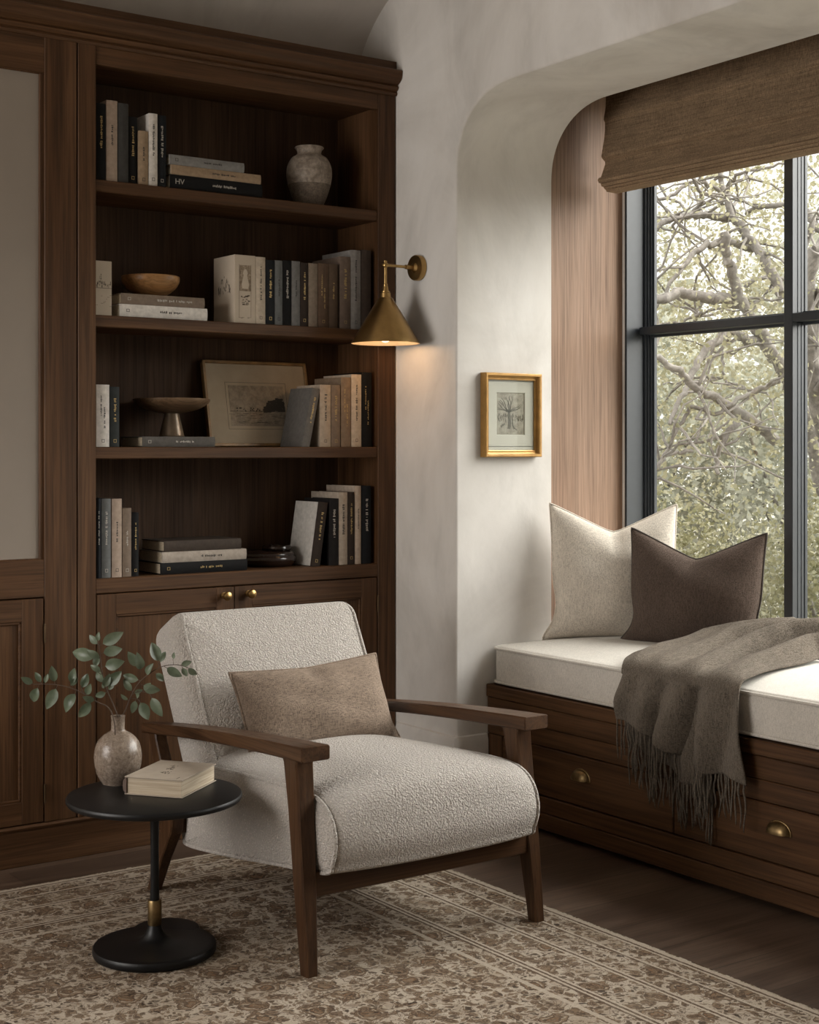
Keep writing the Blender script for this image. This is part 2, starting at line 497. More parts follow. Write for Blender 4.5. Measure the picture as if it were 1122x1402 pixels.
def basis(o, x, y):
    x = Vector(x).normalized(); y = Vector(y).normalized(); z = x.cross(y).normalized(); y = z.cross(x)
    M = Matrix((x, y, z)).transposed().to_4x4(); M.translation = o
    return M

SKY, SUN, FILL = 4.0, 9.0, 68.0

# ================================================================== ROOM SHELL
XW, XP = 3.237, 3.688            # room face and back face of the thick window wall
YB = 4.613                       # bookcase front
YK, YF = 4.93, -1.5              # back wall, wall behind the camera
XL = -1.5
CEIL = 3.12

bm = NB(); box(bm, XL - .2, XP + .7, YF - .2, YK + .2, -.12, 0, 0)
struct('floor', bm, floor_mat())

# back wall and ceiling with the cove between them
bm = NB()
prof = [(YK, 0), (YK, 2.62)] + [(YK - .5 + .5 * math.cos(R(a)), 2.62 + .5 * math.sin(R(a))) for a in range(6, 91, 6)] 
out = prof + [(YK + .2, CEIL), (YK + .2, 0)]
loft(bm, [[(x, y, z) for y, z in out] for x in (XL - .2, XP + .6)])
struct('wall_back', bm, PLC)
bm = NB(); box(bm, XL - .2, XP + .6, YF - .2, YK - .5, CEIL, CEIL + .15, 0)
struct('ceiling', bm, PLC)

# window wall with the rounded alcove opening
JL, JR, ATOP, RY, RZ = 4.238, 1.29, 2.615, .32, .27
loop = [(JL, 0), (JL, .8), (JL, 1.6)]
for k in range(0, 19):
    a = R(90 * k / 18); ca, sa = max(math.cos(a), 0) ** .9, max(math.sin(a), 0) ** .9
    loop.append((JL - RY + RY * ca, ATOP - RZ + RZ * sa))
loop.append((2.75, ATOP + .012))
for k in range(18, -1, -1):
    a = R(90 * k / 18); ca, sa = max(math.cos(a), 0) ** .9, max(math.sin(a), 0) ** .9
    loop.append((JR + RY - RY * ca, ATOP - RZ + RZ * sa))
loop += [(JR, 1.6), (JR, .8), (JR, 0)]
def offset_open(lp, d):
    o = []
    for i, p in enumerate(lp):
        a = lp[max(i - 1, 0)]; b = lp[min(i + 1, len(lp) - 1)]
        t = Vector((b[0] - a[0], b[1] - a[1])).normalized(); n = Vector((-t.y, t.x))   # outward from the opening
        o.append((p[0] - n.x * d, p[1] - n.y * d))
    o[0] = (o[0][0], 0); o[-1] = (o[-1][0], 0)
    return o
bm = NB()
RL = .009
rings = []
for k in range(5):
    a = R(90 * k / 4)
    d = RL * (1 - math.sin(a)); x = XW + RL * (1 - math.cos(a))
    rings.append([(x, y, z) for y, z in offset_open(loop, d)])
for q in range(1, 6): rings.append([(XW + RL + (XP - XW - RL) * q / 5, y, z) for y, z in loop])
VR = [[bm.verts.new(p) for p in r] for r in rings]
for a, b in zip(VR, VR[1:]):
    for i in range(len(a) - 1): bm.faces.new((a[i], a[i + 1], b[i + 1], b[i]))
def outer(x): return [bm.verts.new((x, y, z)) for y, z in ((YF - .2, 0), (YF - .2, CEIL), (YK + .1, CEIL), (YK + .1, 0))]
oa, ob = outer(XW), outer(XP)
fa = bm.faces.new(VR[0] + oa); fb = bm.faces.new(VR[-1] + ob)
for i in range(3): bm.faces.new((oa[i], oa[i + 1], ob[i + 1], ob[i]))
fa.normal_update(); fb.normal_update()
bmesh.ops.triangulate(bm, faces=[fa, fb], ngon_method='EAR_CLIP')
struct('wall_right', bm, PL, smooth=25)

# wall behind the camera and the left wall with an assumed, unseen window added for fill
bm = NB(); box(bm, XL - .2, XP, YF - .2, YF, 0, CEIL, 0); struct('wall_front', bm, PL)
bm = NB()
W2 = (2.5, 4.5, .55, 2.5)
box(bm, XL - .2, XL, YF, W2[0], 0, CEIL, 0); box(bm, XL - .2, XL, W2[1], YK, 0, CEIL, 0)
box(bm, XL - .2, XL, W2[0], W2[1], 0, W2[2], 0); box(bm, XL - .2, XL, W2[0], W2[1], W2[3], CEIL, 0)
struct('wall_left', bm, PL)
bm = NB()
for y in (W2[0] + .03, 3.17, 3.83, W2[1] - .03): box(bm, XL - .14, XL - .08, y - .03, y + .03, W2[2], W2[3], .003)
for z in (W2[2] + .03, W2[3] - .03): box(bm, XL - .14, XL - .08, W2[0], W2[1], z - .03, z + .03, .003)
w2 = struct('assumed_window', bm, STEEL)  # out of view: assumed from the side light, frame added around the fill opening
bm = NB(); box(bm, XL - .113, XL - .107, W2[0] + .05, W2[1] - .05, W2[2] + .05, W2[3] - .05, 0); obj('glass', bm, GLASS, w2)

# plaster plinth along the foot of the window wall, wrapping into the alcove
bm = NB()
def plinth(pts):
    secs = []
    for (x, y, nx, ny) in pts:
        secs.append([(x + nx * d, y + ny * d, z) for d, z in ((-.01, 0), (.014, 0), (.014, .285), (.009, .305), (-.01, .312))])
    loft(bm, secs)
plinth([(XW, 4.6, -1, 0), (XW, JL + .012, -1, 0), (XW, JL + .004, -1, -.6), (XW + .008, JL, -.6, -1), (XW + .02, JL, 0, -1), (3.374, JL, 0, -1)])
struct('baseboard_right', bm, PL)

# timber lining of the window box
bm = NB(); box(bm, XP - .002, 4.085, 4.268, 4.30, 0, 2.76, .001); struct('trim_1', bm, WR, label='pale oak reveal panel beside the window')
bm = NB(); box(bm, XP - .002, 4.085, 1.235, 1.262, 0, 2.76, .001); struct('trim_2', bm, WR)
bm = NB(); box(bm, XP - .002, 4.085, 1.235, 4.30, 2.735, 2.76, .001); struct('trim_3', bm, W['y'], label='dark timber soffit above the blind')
# outside wall round the window
bm = NB()
box(bm, 4.085, 4.206, 4.25, 4.6, -.4, 3.3, 0); box(bm, 4.085, 4.206, .9, 1.29, -.4, 3.3, 0)
box(bm, 4.085, 4.206, 1.29, 4.25, -.4, .615, 0); box(bm, 4.085, 4.206, 1.29, 4.25, 2.74, 3.3, 0)
struct('wall_outer', bm, PL)

# steel window
bm = NB()
y0, y1, z0, z1 = 1.29, 4.25, .615, 2.74
for (a, b) in ((y0, y0 + .012), (y1 - .012, y1)): box(bm, 4.078, 4.20, a, b, z0, z1, .002)
box(bm, 4.078, 4.20, y0, y1, z0, z0 + .012, .002); box(bm, 4.078, 4.20, y0, y1, z1 - .012, z1, .002)
win = struct('window_1', bm, STEEL, label='black steel window with slim glazing bars')
bm = NB()
def bead(bm, ya, yb, za, zb):
    # stepped sash rails round the pane
    for k, (xx, w_) in enumerate(((4.172, .012), (4.180, .020), (4.188, .028), (4.196, .036))):
        for (a, b) in ((ya, ya + w_), (yb - w_, yb)): box(bm, xx, 4.212, a, b, za, zb, .0012)
        box(bm, xx, 4.212, ya, yb, za, za + w_, .0012); box(bm, xx, 4.212, ya, yb, zb - w_, zb, .0012)
bead(bm, y0 + .01, y1 - .01, z0 + .01, z1 - .01)
obj('sash', bm, STEEL, win)
for y in (3.485, 2.755, 2.025):
    bm = NB()
    box(bm, 4.138, 4.215, y - .0195, y + .0195, z0 + .01, z1 - .01, .002)
    for xx, w_ in ((4.165, .0215), (4.182, .0235), (4.197, .0265)): box(bm, xx, 4.212, y - w_, y + w_, z0 + .01, z1 - .01, .0012)
    obj('mullion', bm, STEEL, win)
bm = NB()
box(bm, 4.140, 4.215, y0 + .02, y1 - .02, 1.792, 1.822, .002); box(bm, 4.19, 4.212, y0 + .02, y1 - .02, 1.783, 1.831, .0012)
obj('transom', bm, STEEL, win)
edges = [4.24, 3.485, 2.755, 2.025, 1.30]
for ya, yb in zip(edges, edges[1:]):
    for za, zb in ((.63, 1.807), (1.807, 2.725)):
        bm = NB(); box(bm, 4.2035, 4.2065, yb + .01, ya - .01, za + .008, zb - .008, 0)
        obj('glass', bm, GLASS, win, smooth=0)

# roman blind
t = thing('roman_blind', 'olive brown woven roman blind half raised across the window head', 'blind', (3.98, 2.75, 2.33))
bm = NB()
pf = catmull([(3.948, 0, 2.728), (3.946, 0, 2.66), (3.938, 0, 2.615), (3.945, 0, 2.600), (3.942, 0, 2.55), (3.929, 0, 2.49), (3.925, 0, 2.468), (3.937, 0, 2.456), (3.944, 0, 2.446), (3.932, 0, 2.415), (3.918, 0, 2.385)], 5)
for y0_, dz in ((4.245, 0),):
    ys = [1.34 + (4.215 - 1.34) * k / 24 for k in range(25)]
    secs = []
    for y in ys:
        s = [(p.x + .003 * math.sin(y * 3.1 + p.z * 9), y, p.z + .003 * math.sin(y * 2.3)) for p in pf]
        s += [(q[0] + .014, y, q[2]) for q in reversed(s)]
        secs.append(s)
    loft(bm, secs)
bl = obj('fabric', bm, BLIND, t)
bm = NB()
for k, (za, zb, xa) in enumerate(((2.386, 2.366, 3.914), (2.369, 2.352, 3.922), (2.356, 2.342, 3.930), (2.346, 2.332, 3.938))):
    secs = []
    for y in ys:
        yy = y if y < 4.2 else 4.218 - .006 * k
        w_ = .002 * math.sin(y * 4 + k * 2)
        secs.append([(xa + w_, yy, za), (xa - .006 + w_, yy, (za + zb) / 2), (xa + w_, yy, zb), (xa + .05, yy, zb - .002), (xa + .055, yy, za)])
    loft(bm, secs)
obj('fold', bm, BLIND, t)
bm = NB(); box(bm, 3.95, 3.99, 1.34, 4.21, 2.70, 2.735, .002); obj('headrail', bm, W['y'], t)

# ================================================================== WINDOW SEAT
t = thing('window_seat', 'dark walnut bench with long drawers built into the window alcove', 'bench', (3.72, 2.75, 0))
XB = 3.378
bm = NB(); box(bm, XB + .028, 4.07, JR + .002, JL - .002, .02, .47, 0); obj('carcass', bm, W['y'], t)
bm = NB(); box(bm, XB + .05, 4.07, JR + .002, JL - .002, 0, .021, 0); obj('toe_base', bm, W['y'], t)
bm = NB(); box(bm, XB - .006, 4.072, JR + .002, JL - .002, .442, .487, .003); obj('top_board', bm, W['y'], t)
bm = NB(); box(bm, XB, XB + .03, JR + .002, JL - .002, .373, .440, .002); box(bm, XB + .001, XB + .03, JR + .002, JL - .002, .309, .371, .002); obj('apron_board', bm, W['y'], t)
bm = NB(); box(bm, XB - .003, XB + .03, JR + .002, JL - .002, .078, .134, .003); box(bm, XB - .006, XB + .03, JR + .002, JL - .002, .02, .076, .003); obj('skirting_board', bm, W['y'], t)
bm = NB(); box(bm, XB + .001, XB + .03, 4.153, JL - .002, .136, .307, .002); obj('end_stile', bm, W['z'], t)
def cup_pull(c, parent):
    bm = NB(); a, b, d = .041, .031, .027
    for s, (sc, flip) in enumerate(((1, False), (.9, True))):
        V = [[bm.verts.new((c[0] - d * sc * max(0, 1 - abs(u) ** 2.8) ** .42 * math.sin(v) , c[1] + a * sc * u, c[2] - .012 + b * sc * max(0, 1 - abs(u) ** 2.8) ** .42 * math.cos(v))) for v in [R(95 * j / 8) for j in range(9)]] for u in [math.sin(R(-90 + 180 * i / 20)) for i in range(21)]]
        for i in range(20):
            for j in range(8):
                try: bm.faces.new((V[i][j], V[i + 1][j], V[i + 1][j + 1], V[i][j + 1]))
                except ValueError: pass
    bmesh.ops.remove_doubles(bm, verts=bm.verts[:], dist=1e-5)
    pts = [(c[0] - .001, c[1] + a * 1.06 * math.cos(R(k)), c[2] - .012 + b * 1.06 * math.sin(R(k))) for k in range(-8, 189, 7)]
    tube(bm, pts, .0032, 8)
    box(bm, c[0] - .003, c[0] + .001, c[1] - a, c[1] + a, c[2] - .018, c[2] + .0, .001)
    return obj('cup_pull', bm, BRASSD, parent, smooth=50, props={'label': 'antique brass cup pull'})
for yc in (3.726, 2.876, 2.026):
    bm = NB(); box(bm, XB - .001, XB + .029, yc - .423, yc + .423, .137, .306, .004)
    d = obj('drawer', bm, W['y'], t)
    cup_pull((XB - .001, yc, .243), d)

# ================================================================== BUILT-IN BOOKCASE
def midx(bm, n0, i):
    bm.faces.ensure_lookup_table()
    for f in bm.faces[n0:]: f.material_index = i
def shaker(x0, x1, z0, z1, yf, st, parent, hinge=None, name='door'):
    bm = NB()
    box(bm, x0, x0 + st, yf, yf + .022, z0, z1, .0015); box(bm, x1 - st, x1, yf, yf + .022, z0, z1, .0015)
    n0 = len(bm.faces)
    box(bm, x0 + st - .001, x1 - st + .001, yf + .0005, yf + .022, z1 - st, z1, .0015); box(bm, x0 + st - .001, x1 - st + .001, yf + .0005, yf + .022, z0, z0 + st, .0015)
    midx(bm, n0, 1)
    d = obj(name, bm, [W['z'], W['x']], parent)
    bm = NB()
    box(bm, x0 + st - .004, x1 - st + .004, yf + .011, yf + .02, z0 + st - .004, z1 - st + .004, 0)
    obj('panel', bm, W['z'], d)
    bm = NB()
    q = .009
    for (a, b, c_, e) in ((x0 + st - .002, x0 + st + q, z0 + st, z1 - st), (x1 - st - q, x1 - st + .002, z0 + st, z1 - st), (x0 + st, x1 - st, z0 + st - .002, z0 + st + q), (x0 + st, x1 - st, z1 - st - q, z1 - st + .002)):
        box(bm, a, b, yf + .004, yf + .014, c_, e, .0025)
    obj('moulding', bm, W['x'], d)
    return d
BRONZE = simple('dark_bronze', (.10, .065, .035), .45, .9, .5, .2)
def hinge(x, z, parent, y=YB - .003):
    bm = NB(); tube(bm, [(x, y, z - .03), (x, y, z + .03)], .0032, 10)
    
    return obj('hinge', bm, BRONZE, parent)

YBK = 4.893
bc = thing('bookcase', 'built-in dark walnut bookcase with open shelves above two cupboard doors', 'bookcase', (2.59, 4.75, 0))
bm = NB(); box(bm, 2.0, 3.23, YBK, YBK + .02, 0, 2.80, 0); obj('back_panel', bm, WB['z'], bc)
bm = NB(); box(bm, 1.953, 2.016, YB - .004, YBK + .02, .13, 2.69, .002); obj('side_panel', bm, W['z'], bc)
bm = NB(); box(bm, 3.153, 3.232, YB, YBK + .02, .13, 2.69, .002); obj('side_panel', bm, W['z'], bc)
bm = NB(); box(bm, 2.016, 3.153, YB + .001, YB + .025, 2.622, 2.69, .002); box(bm, 2.016, 3.153, YB + .02, YBK, 2.63, 2.66, 0); obj('top_rail', bm, W['x'], bc)
for z in (2.241, 1.790, 1.350):
    bm = NB(); box(bm, 2.016, 3.153, YB + .004, YBK, z - .040, z, .003); obj('shelf', bm, W['x'], bc)
bm = NB(); box(bm, 2.016, 3.153, YB + .002, YBK, .861, .911, .003); obj('shelf', bm, W['x'], bc)
bm = NB(); box(bm, 2.016, 3.153, YB + .03, YBK, .128, .16, 0); obj('base_board', bm, W['x'], bc)
d1 = shaker(2.020, 2.5385, .133, .858, YB + .001, .070, bc)
d2 = shaker(2.5415, 3.149, .133, .858, YB + .001, .070, bc)
def knob(x, z, parent):
    bm = NB()
    lathe(bm, [(0, .0), (.011, 0), (.011, .003), (.006, .006), (.0055, .014), (.011, .018), (.0155, .024), (.0165, .029), (.014, .035), (.008, .038), (0, .0385)], (x, YB + .001, z), 24, M=Matrix.Rotation(R(90), 4, 'X'))
    return obj('knob', bm, BRASS, parent, props={'label': 'round brass knob'})
knob(2.497, .829, d1); knob(2.595, .831, d2)
hinge(3.151, .76, d2); hinge(3.151, .23, d2)

lc = thing('tall_cabinet', 'tall dark walnut cabinet with a beige upper panel left of the bookcase', 'cabinet', (1.5, 4.75, 0))
bm = NB()
box(bm, 1.838, 1.949, YB - .002, YBK, .13, 2.69, .002); box(bm, 1.10, 1.20, YB - .002, YBK, .13, 2.69, .002)
n0 = len(bm.faces)
box(bm, 1.199, 1.839, YB, YB + .04, 2.566, 2.69, .002); box(bm, 1.199, 1.839, YB, YB + .04, .862, .985, .002); box(bm, 1.15, 1.9, YB + .03, YBK, .13, .16, 0)
midx(bm, n0, 1)
n0 = len(bm.faces); box(bm, 1.15, 1.9, YBK - .01, YBK + .02, .13, 2.69, 0)
obj('frame', bm, [W['z'], W['x']], lc)
bm = NB()
for (a, b, c_, e) in ((1.824, 1.84, .985, 2.566), (1.198, 1.215, .985, 2.566), (1.2, 1.84, .980, .988), (1.2, 1.84, 2.563, 2.57)): box(bm, a, b, YB + .006, YB + .03, c_, e, .002)
obj('panel_stop', bm, W['z'], lc)
bm = NB(); box(bm, 1.205, 1.832, YB + .014, YB + .03, .98, 2.57, 0)
obj('panel', bm, simple('beige_panel', (.25, .21, .172), .55, 0, .25, .03, 6), lc, props={'label': 'flat beige inset panel'})
dd = shaker(1.203, 1.833, .133, .858, YB - .004, .072, lc)
hinge(1.837, .745, dd, YB - .007); hinge(1.837, .225, dd, YB - .007)

# cornice and plinth run over both units
bm = NB()
pf = [(YB + .03, 2.682), (YB - .006, 2.682), (YB - .010, 2.690), (YB - .006, 2.699), (YB - .014, 2.702), (YB - .020, 2.712), (YB - .014, 2.720), (YB - .018, 2.724)]
pf += [(YB - .018 - .026 * math.sin(R(a)), 2.726 + .036 * (1 - math.cos(R(a)))) for a in range(15, 91, 15)]
pf += [(YB - .046, 2.768), (YB - .040, 2.774), (YB - .004, 2.776), (YB - .004, 2.812), (YB + .03, 2.812), (YBK, 2.812), (YBK, 2.80), (YB + .03, 2.80)]
loft(bm, [[(x, y, z) for y, z in pf] for x in (1.05, 3.234)])
tag(obj('cornice', bm, W['x'], None, 40), 'moulded walnut cornice running along the top of the cabinetry', 'cornice')
bm = NB(); box(bm, 1.05, 3.232, YB - .010, YB + .03, 0, .122, .002)
n = [(YB - .014, .118), (YB - .016, .124), (YB - .010, .130), (YB + .02, .130), (YB + .02, .118)]
loft(bm, [[(x, y, z) for y, z in n] for x in (1.05, 3.232)])
tag(obj('plinth', bm, W['x'], None, 40), 'dark walnut plinth board along the foot of the cabinetry', 'plinth')

# ================================================================== BOOKS
BC = {}
def cover(col, rough=.7):
    k = tuple(col)
    if k not in BC: BC[k] = simple('book_cloth', col, rough, 0, .14, .16, 60, .15)
    return BC[k]
GILT = simple('gilt_lettering', (.42, .30, .13), .4, .7, .5, .2)
INK = simple('ink_lettering', (.035, .03, .027), .8)
PALEINK = simple('pale_lettering', (.42, .39, .34), .8)
FOOT = {}

def book(label, M, T, D, H, col, ink=None, style=0, group=None, corners=.0, extra=None, seed=0):
    """local x = thickness (spine width), y = depth away from the spine, z = height; origin at spine foot, left corner"""
    loc = M @ Vector((T / 2, D / 2, 0))
    t = thing('book', label, 'book', loc, group)
    r = random.Random(seed or sum(ord(c_) * (i_ + 1) for i_, c_ in enumerate(label)) % 9973)
    mt = cover(col); th = .0028
    bm = NB()
    # spine slightly rounded, boards
    n = 7
    sp = [(T * i / n, -.0035 * math.sin(math.pi * i / n)) for i in range(n + 1)]
    sec = sp + [(T, .004), (0, .004)]
    loft(bm, [[M @ Vector((x, y, z)) for x, y in sec] for z in (0, H)])
    box(bm, 0, th, .003, D, 0, H, .0006, 1, M); box(bm, T - th, T, .003, D, 0, H, .0006, 1, M)
    c = obj('cover', bm, mt, t, 30)
    bm = NB(); box(bm, th * .9, T - th * .9, .003, D - .004, .003, H - .003, 0, 1, M); obj('pages', bm, PAGES, t)
    if ink is not None:
        bmt, bma, bmd = NB(), NB(), NB()
        yb = -.0035
        w_ = T * .30
        def dash(z0, z1, x0, x1, bm=None):
            bm = bm or bmt
            xm = (x0 + x1) / 2; yy = -.0035 * math.sin(math.pi * xm / T) - .0004
            box(bm, x0, x1, yy, yy + .0008, z0, z1, 0, 1, M)
        def run(za, zb, xc, hw, bm=None, lo=.0025, hi=.007):
            z = za
            while z < zb:
                l = r.uniform(lo, hi); a = r.uniform(.45, 1) * hw; o = r.uniform(-.25, .25) * hw
                dash(z, z + l * .62, xc - a + o, xc + a + o, bm)
                z += l + (.006 if r.random() < .14 else .0)
        cx = T / 2
        if style == 0: run(H * .42, H * .84, cx, T * .13)
        elif style == 1: run(H * .36, H * .68, cx, T * .10); run(H * .72, H * .86, cx, T * .08, bma)
        elif style == 2: run(H * .30, H * .62, cx + T * .1, T * .07); run(H * .5, H * .82, cx - T * .15, T * .06, bma)
        elif style == 3: run(H * .45, H * .70, cx, T * .10)
        if r.random() < .6 and not label.endswith('HV'):
            # small device at the tail
            s = min(T * .17, .005); zz = H * .07
            for (x0, x1, a, b) in ((cx - s, cx + s, zz, zz + .0013), (cx - s, cx + s, zz + 2 * s, zz + 2 * s + .0013), (cx - s, cx - s + .0013, zz, zz + 2 * s), (cx + s - .0013, cx + s, zz, zz + 2 * s)): dash(a, b, x0, x1, bmd)
        obj('title', bmt, ink, c)
        for nm_, b_ in (('author', bma), ('emblem', bmd)):
            if len(b_.verts): obj(nm_, b_, ink, c)
            else: b_.free()
    return t

def stand(label, x0, x1, z, h, col, ink=None, style=0, group=None, yf=4.634, D=None, lean=0):
    T = x1 - x0 - .0008
    D = D or min(.2, max(.13, h * .72))
    M = Matrix.Translation((x0, yf, z + .0006))
    if lean: M = M @ Matrix.Rotation(lean, 4, 'Y')
    return book(label, M, T, D, h, col, ink, style, group)

def flat(label, x0, x1, z0, z1, col, ink=None, style=0, group=None, yf=4.634, D=.17, yaw=0, extra=None):
    # thickness up, height along +X
    M = Matrix.Translation((x0, yf, z0 + .0004)) @ Matrix.Rotation(yaw, 4, 'Z') @ Matrix(((0, 0, 1, 0), (0, 1, 0, 0), (-1, 0, 0, 0), (0, 0, 0, 1)))
    M = M @ Matrix.Translation((-(z1 - z0 - .0006), 0, 0))
    return book(label, M, z1 - z0 - .0008, D, x1 - x0, col, ink, style, group, extra=extra)

BLK = (.008, .0076, .0076); NAVY = (.0125, .0135, .0155); CRM = (.46, .385, .30); WHT = (.60, .56, .51); GRY = (.105, .108, .112)
TAN = (.30, .215, .14); TAU = (.185, .14, .105); BRN = (.115, .075, .05); DBR = (.035, .025, .020); BGR = (.13, .133, .13); TEAL = (.031, .034, .033); PNK = (.37, .285, .225)
G1, G2, G3, G4 = 'books on the top shelf', 'books on the second shelf', 'books on the third shelf', 'books on the bottom shelf'
Z1, Z2, Z3, Z4 = 2.241, 1.790, 1.350, .911
# --- top shelf
stand('black book against the left side of the top shelf', 2.0275, 2.062, Z1, .257, BLK, GILT, 0, G1)
stand('tall beige book second from left on the top shelf', 2.0635, 2.104, Z1, .272, PNK, INK, 3, G1)
stand('tall dark grey book right of the tall beige one on the top shelf', 2.106, 2.144, Z1, .268, (.052, .050, .047), INK, 0, G1)
stand('black book with gilt lettering between the dark grey and short tan books, top shelf', 2.146, 2.1805, Z1, .229, BLK, GILT, 0, G1, yf=4.642)
stand('shortest tan book standing on the top shelf', 2.182, 2.217, Z1, .184, TAN, INK, 3, G1)
stand('white book standing on the top shelf', 2.219, 2.252, Z1, .248, WHT, INK, 0, G1)
stand('black book right of the white one, beside the flat stack on the top shelf', 2.2545, 2.288, Z1, .247, NAVY, PALEINK, 0, G1, yf=4.640)
def HV(bm, M): pass
flat('thick black book lying lowest in the top shelf stack, lettered HV', 2.299, 2.663, Z1, 2.2905, BLK, PALEINK, 3, G1, D=.19)
flat('tan book lying in the middle of the top shelf stack', 2.303, 2.657, 2.2905, 2.3245, TAN, INK, 3, G1, D=.185)
flat('grey book lying uppermost in the top shelf stack', 2.297, 2.589, 2.3245, 2.359, (.205, .198, .188), INK, 3, G1, D=.18)
# HV lettering on the lowest book of the stack
cu = bpy.data.curves.new('tmp', 'FONT'); cu.body = 'HV'; cu.size = .026; cu.extrude = .0003
ob = bpy.data.objects.new('tmp', cu); COL.objects.link(ob)
dg = bpy.context.evaluated_depsgraph_get(); me = bpy.data.meshes.new_from_object(ob.evaluated_get(dg))
bpy.data.objects.remove(ob)
bm = NB(); bm.from_mesh(me)
for v in bm.verts: v.co = Vector((2.316 + v.co.x * 1.05, 4.6300 - v.co.z, 2.2585 + v.co.y))
hv_book = [o for o in bpy.data.objects if o.get('label', '').endswith('lettered HV')][0]
obj('lettering', bm, PALEINK, [c for c in hv_book.children if c.name.startswith('cover')][0], 0, {'label': 'pale letters HV'})

# --- second shelf
flat('white book lying under the taupe one on the second shelf', 2.112, 2.442, Z2, 1.8335, WHT, INK, 3, G2, D=.18)
flat('taupe book lying on the white one under the wooden bowl', 2.118, 2.431, 1.8335, 1.870, TAU, PALEINK, 0, G2, D=.175)
stand('narrow cream book beside the boxed volume on the second shelf', 2.6375, 2.677, Z2, .240, CRM, INK, 1, G2, D=.15)
SP2 = [(2.6785, 2.715, .232, NAVY, GILT, 'dark navy book right of the narrow cream one on the second shelf'),
       (2.716, 2.7485, .233, BGR, INK, 'blue grey book between the navy and black ones on the second shelf'),
       (2.7495, 2.785, .236, BLK, PALEINK, 'black book with pale lettering on the second shelf'),
       (2.7865, 2.8225, .236, (.165, .16, .152), INK, 'mid grey book right of the black one on the second shelf'),
       (2.8235, 2.857, .233, DBR, GILT, 'dark brown book with gilt lettering before the taupe ones, second shelf'),
       (2.858, 2.898, .233, (.235, .185, .14), None, 'plain light taupe book on the second shelf'),
       (2.899, 2.9455, .236, BRN, GILT, 'brown gilt-lettered book right of the plain taupe one, second shelf'),
       (2.9465, 2.986, .237, (.10, .068, .046), GILT, 'slightly darker brown book beside the tall ones on the second shelf'),
       (2.995, 3.0425, .268, (.15, .11, .085), GILT, 'tall warm brown book left of the tall grey one, second shelf'),
       (3.0435, 3.088, .296, (.22, .205, .19), INK, 'tallest grey book on the second shelf behind the sconce'),
       (3.090, 3.135, .300, (.05, .036, .028), None, 'dark brown book against the right side of the second shelf')]
for i, (a, b, h, c, k, l) in enumerate(SP2): stand(l, a, b, Z2, h, c, k, (0, 3, 0, 3, 0, 3, 2, 3, 0, 1, 0)[i], G2)
# --- third shelf
stand('white book against the left side of the third shelf', 2.0275, 2.075, Z3, .208, WHT, INK, 2, G3)
stand('dark teal book with gilt lettering at the left of the third shelf', 2.077, 2.111, Z3, .202, TEAL, GILT, 0, G3)
flat('grey book lying flat under the footed bowl', 2.196, 2.472, Z3, 1.386, (.092, .084, .075), PALEINK, 3, G3, D=.175)
stand('cream book right of the leaning grey one on the third shelf', 2.9075, 2.955, Z3, .229, (.38, .31, .24), INK, 0, G3)
stand('taupe book with gilt lettering right of the cream one, third shelf', 2.9565, 2.997, Z3, .229, TAU, GILT, 0, G3)
stand('taller brown book with gilt lettering on the third shelf', 3.000, 3.044, Z3, .259, (.20, .145, .10), GILT, 2, G3)
stand('tall cream book beside the black one on the third shelf', 3.046, 3.0915, Z3, .271, CRM, INK, 1, G3)
stand('tall black book against the right side of the third shelf', 3.0935, 3.138, Z3, .280, BLK, GILT, 2, G3)
th_ = math.atan((2.8758 - 2.8288) / .218)
book('grey book leaning to the right on the third shelf', Matrix.Translation((2.8285, 4.634, Z3 + .001)) @ Matrix.Rotation(th_, 4, 'Y') , .0335, .155, .222, (.12, .11, .10), GILT, 0, G3)
# --- bottom shelf
stand('narrow black book against the left side of the bottom shelf', 2.0275, 2.045, Z4, .266, NAVY, PALEINK, 0, G4)
stand('blue grey book at the left of the bottom shelf', 2.0465, 2.0805, Z4, .265, BGR, PALEINK, 0, G4)
stand('pinkish beige book beside the blue grey one on the bottom shelf', 2.0835, 2.120, Z4, .264, PNK, INK, 3, G4)
stand('taupe book between the beige and short black ones on the bottom shelf', 2.122, 2.155, Z4, .232, TAU, PALEINK, 3, G4)
stand('short black gilt-lettered book at the end of the left row, bottom shelf', 2.1565, 2.182, Z4, .216, BLK, GILT, 0, G4)
flat('black book lying lowest in the bottom shelf stack', 2.263, 2.601, Z4, .951, BLK, GILT, 3, G4, D=.18)
flat('cream book lying in the middle of the bottom shelf stack', 2.269, 2.598, .951, .9885, (.36, .31, .26), INK, 3, G4, D=.185)
flat('dark brown book lying uppermost in the bottom shelf stack', 2.277, 2.577, .9885, 1.026, (.055, .042, .033), None, 3, G4, D=.18)
th_ = math.atan((2.9042 - 2.8695) / .232)
lb = book('book with pale front cover leaning to the right on the bottom shelf', Matrix.Translation((2.8690, 4.634, Z4 + .001)) @ Matrix.Rotation(th_, 4, 'Y'), .038, .165, .240, DBR, GILT, 0, G4)
Ml = Matrix.Translation((2.8690, 4.634, Z4 + .001)) @ Matrix.Rotation(th_, 4, 'Y')
bm = NB(); box(bm, -.0012, .0004, .006, .163, .002, .238, 0, 1, Ml)
obj('front_cover', bm, cover((.50, .47, .43)), lb, props={'label': 'pale grey front cover'})
stand('black book right of the leaning one on the bottom shelf', 2.949, 2.989, Z4, .247, (.016, .014, .014), PALEINK, 0, G4)
stand('cream book right of the black one on the bottom shelf', 2.9905, 3.029, Z4, .270, (.40, .335, .27), INK, 0, G4)
stand('dark brown book between two cream ones on the bottom shelf', 3.0305, 3.060, Z4, .270, DBR, GILT, 0, G4)
stand('slim tall cream book on the right of the bottom shelf', 3.062, 3.090, Z4, .293, (.42, .34, .27), INK, 3, G4)
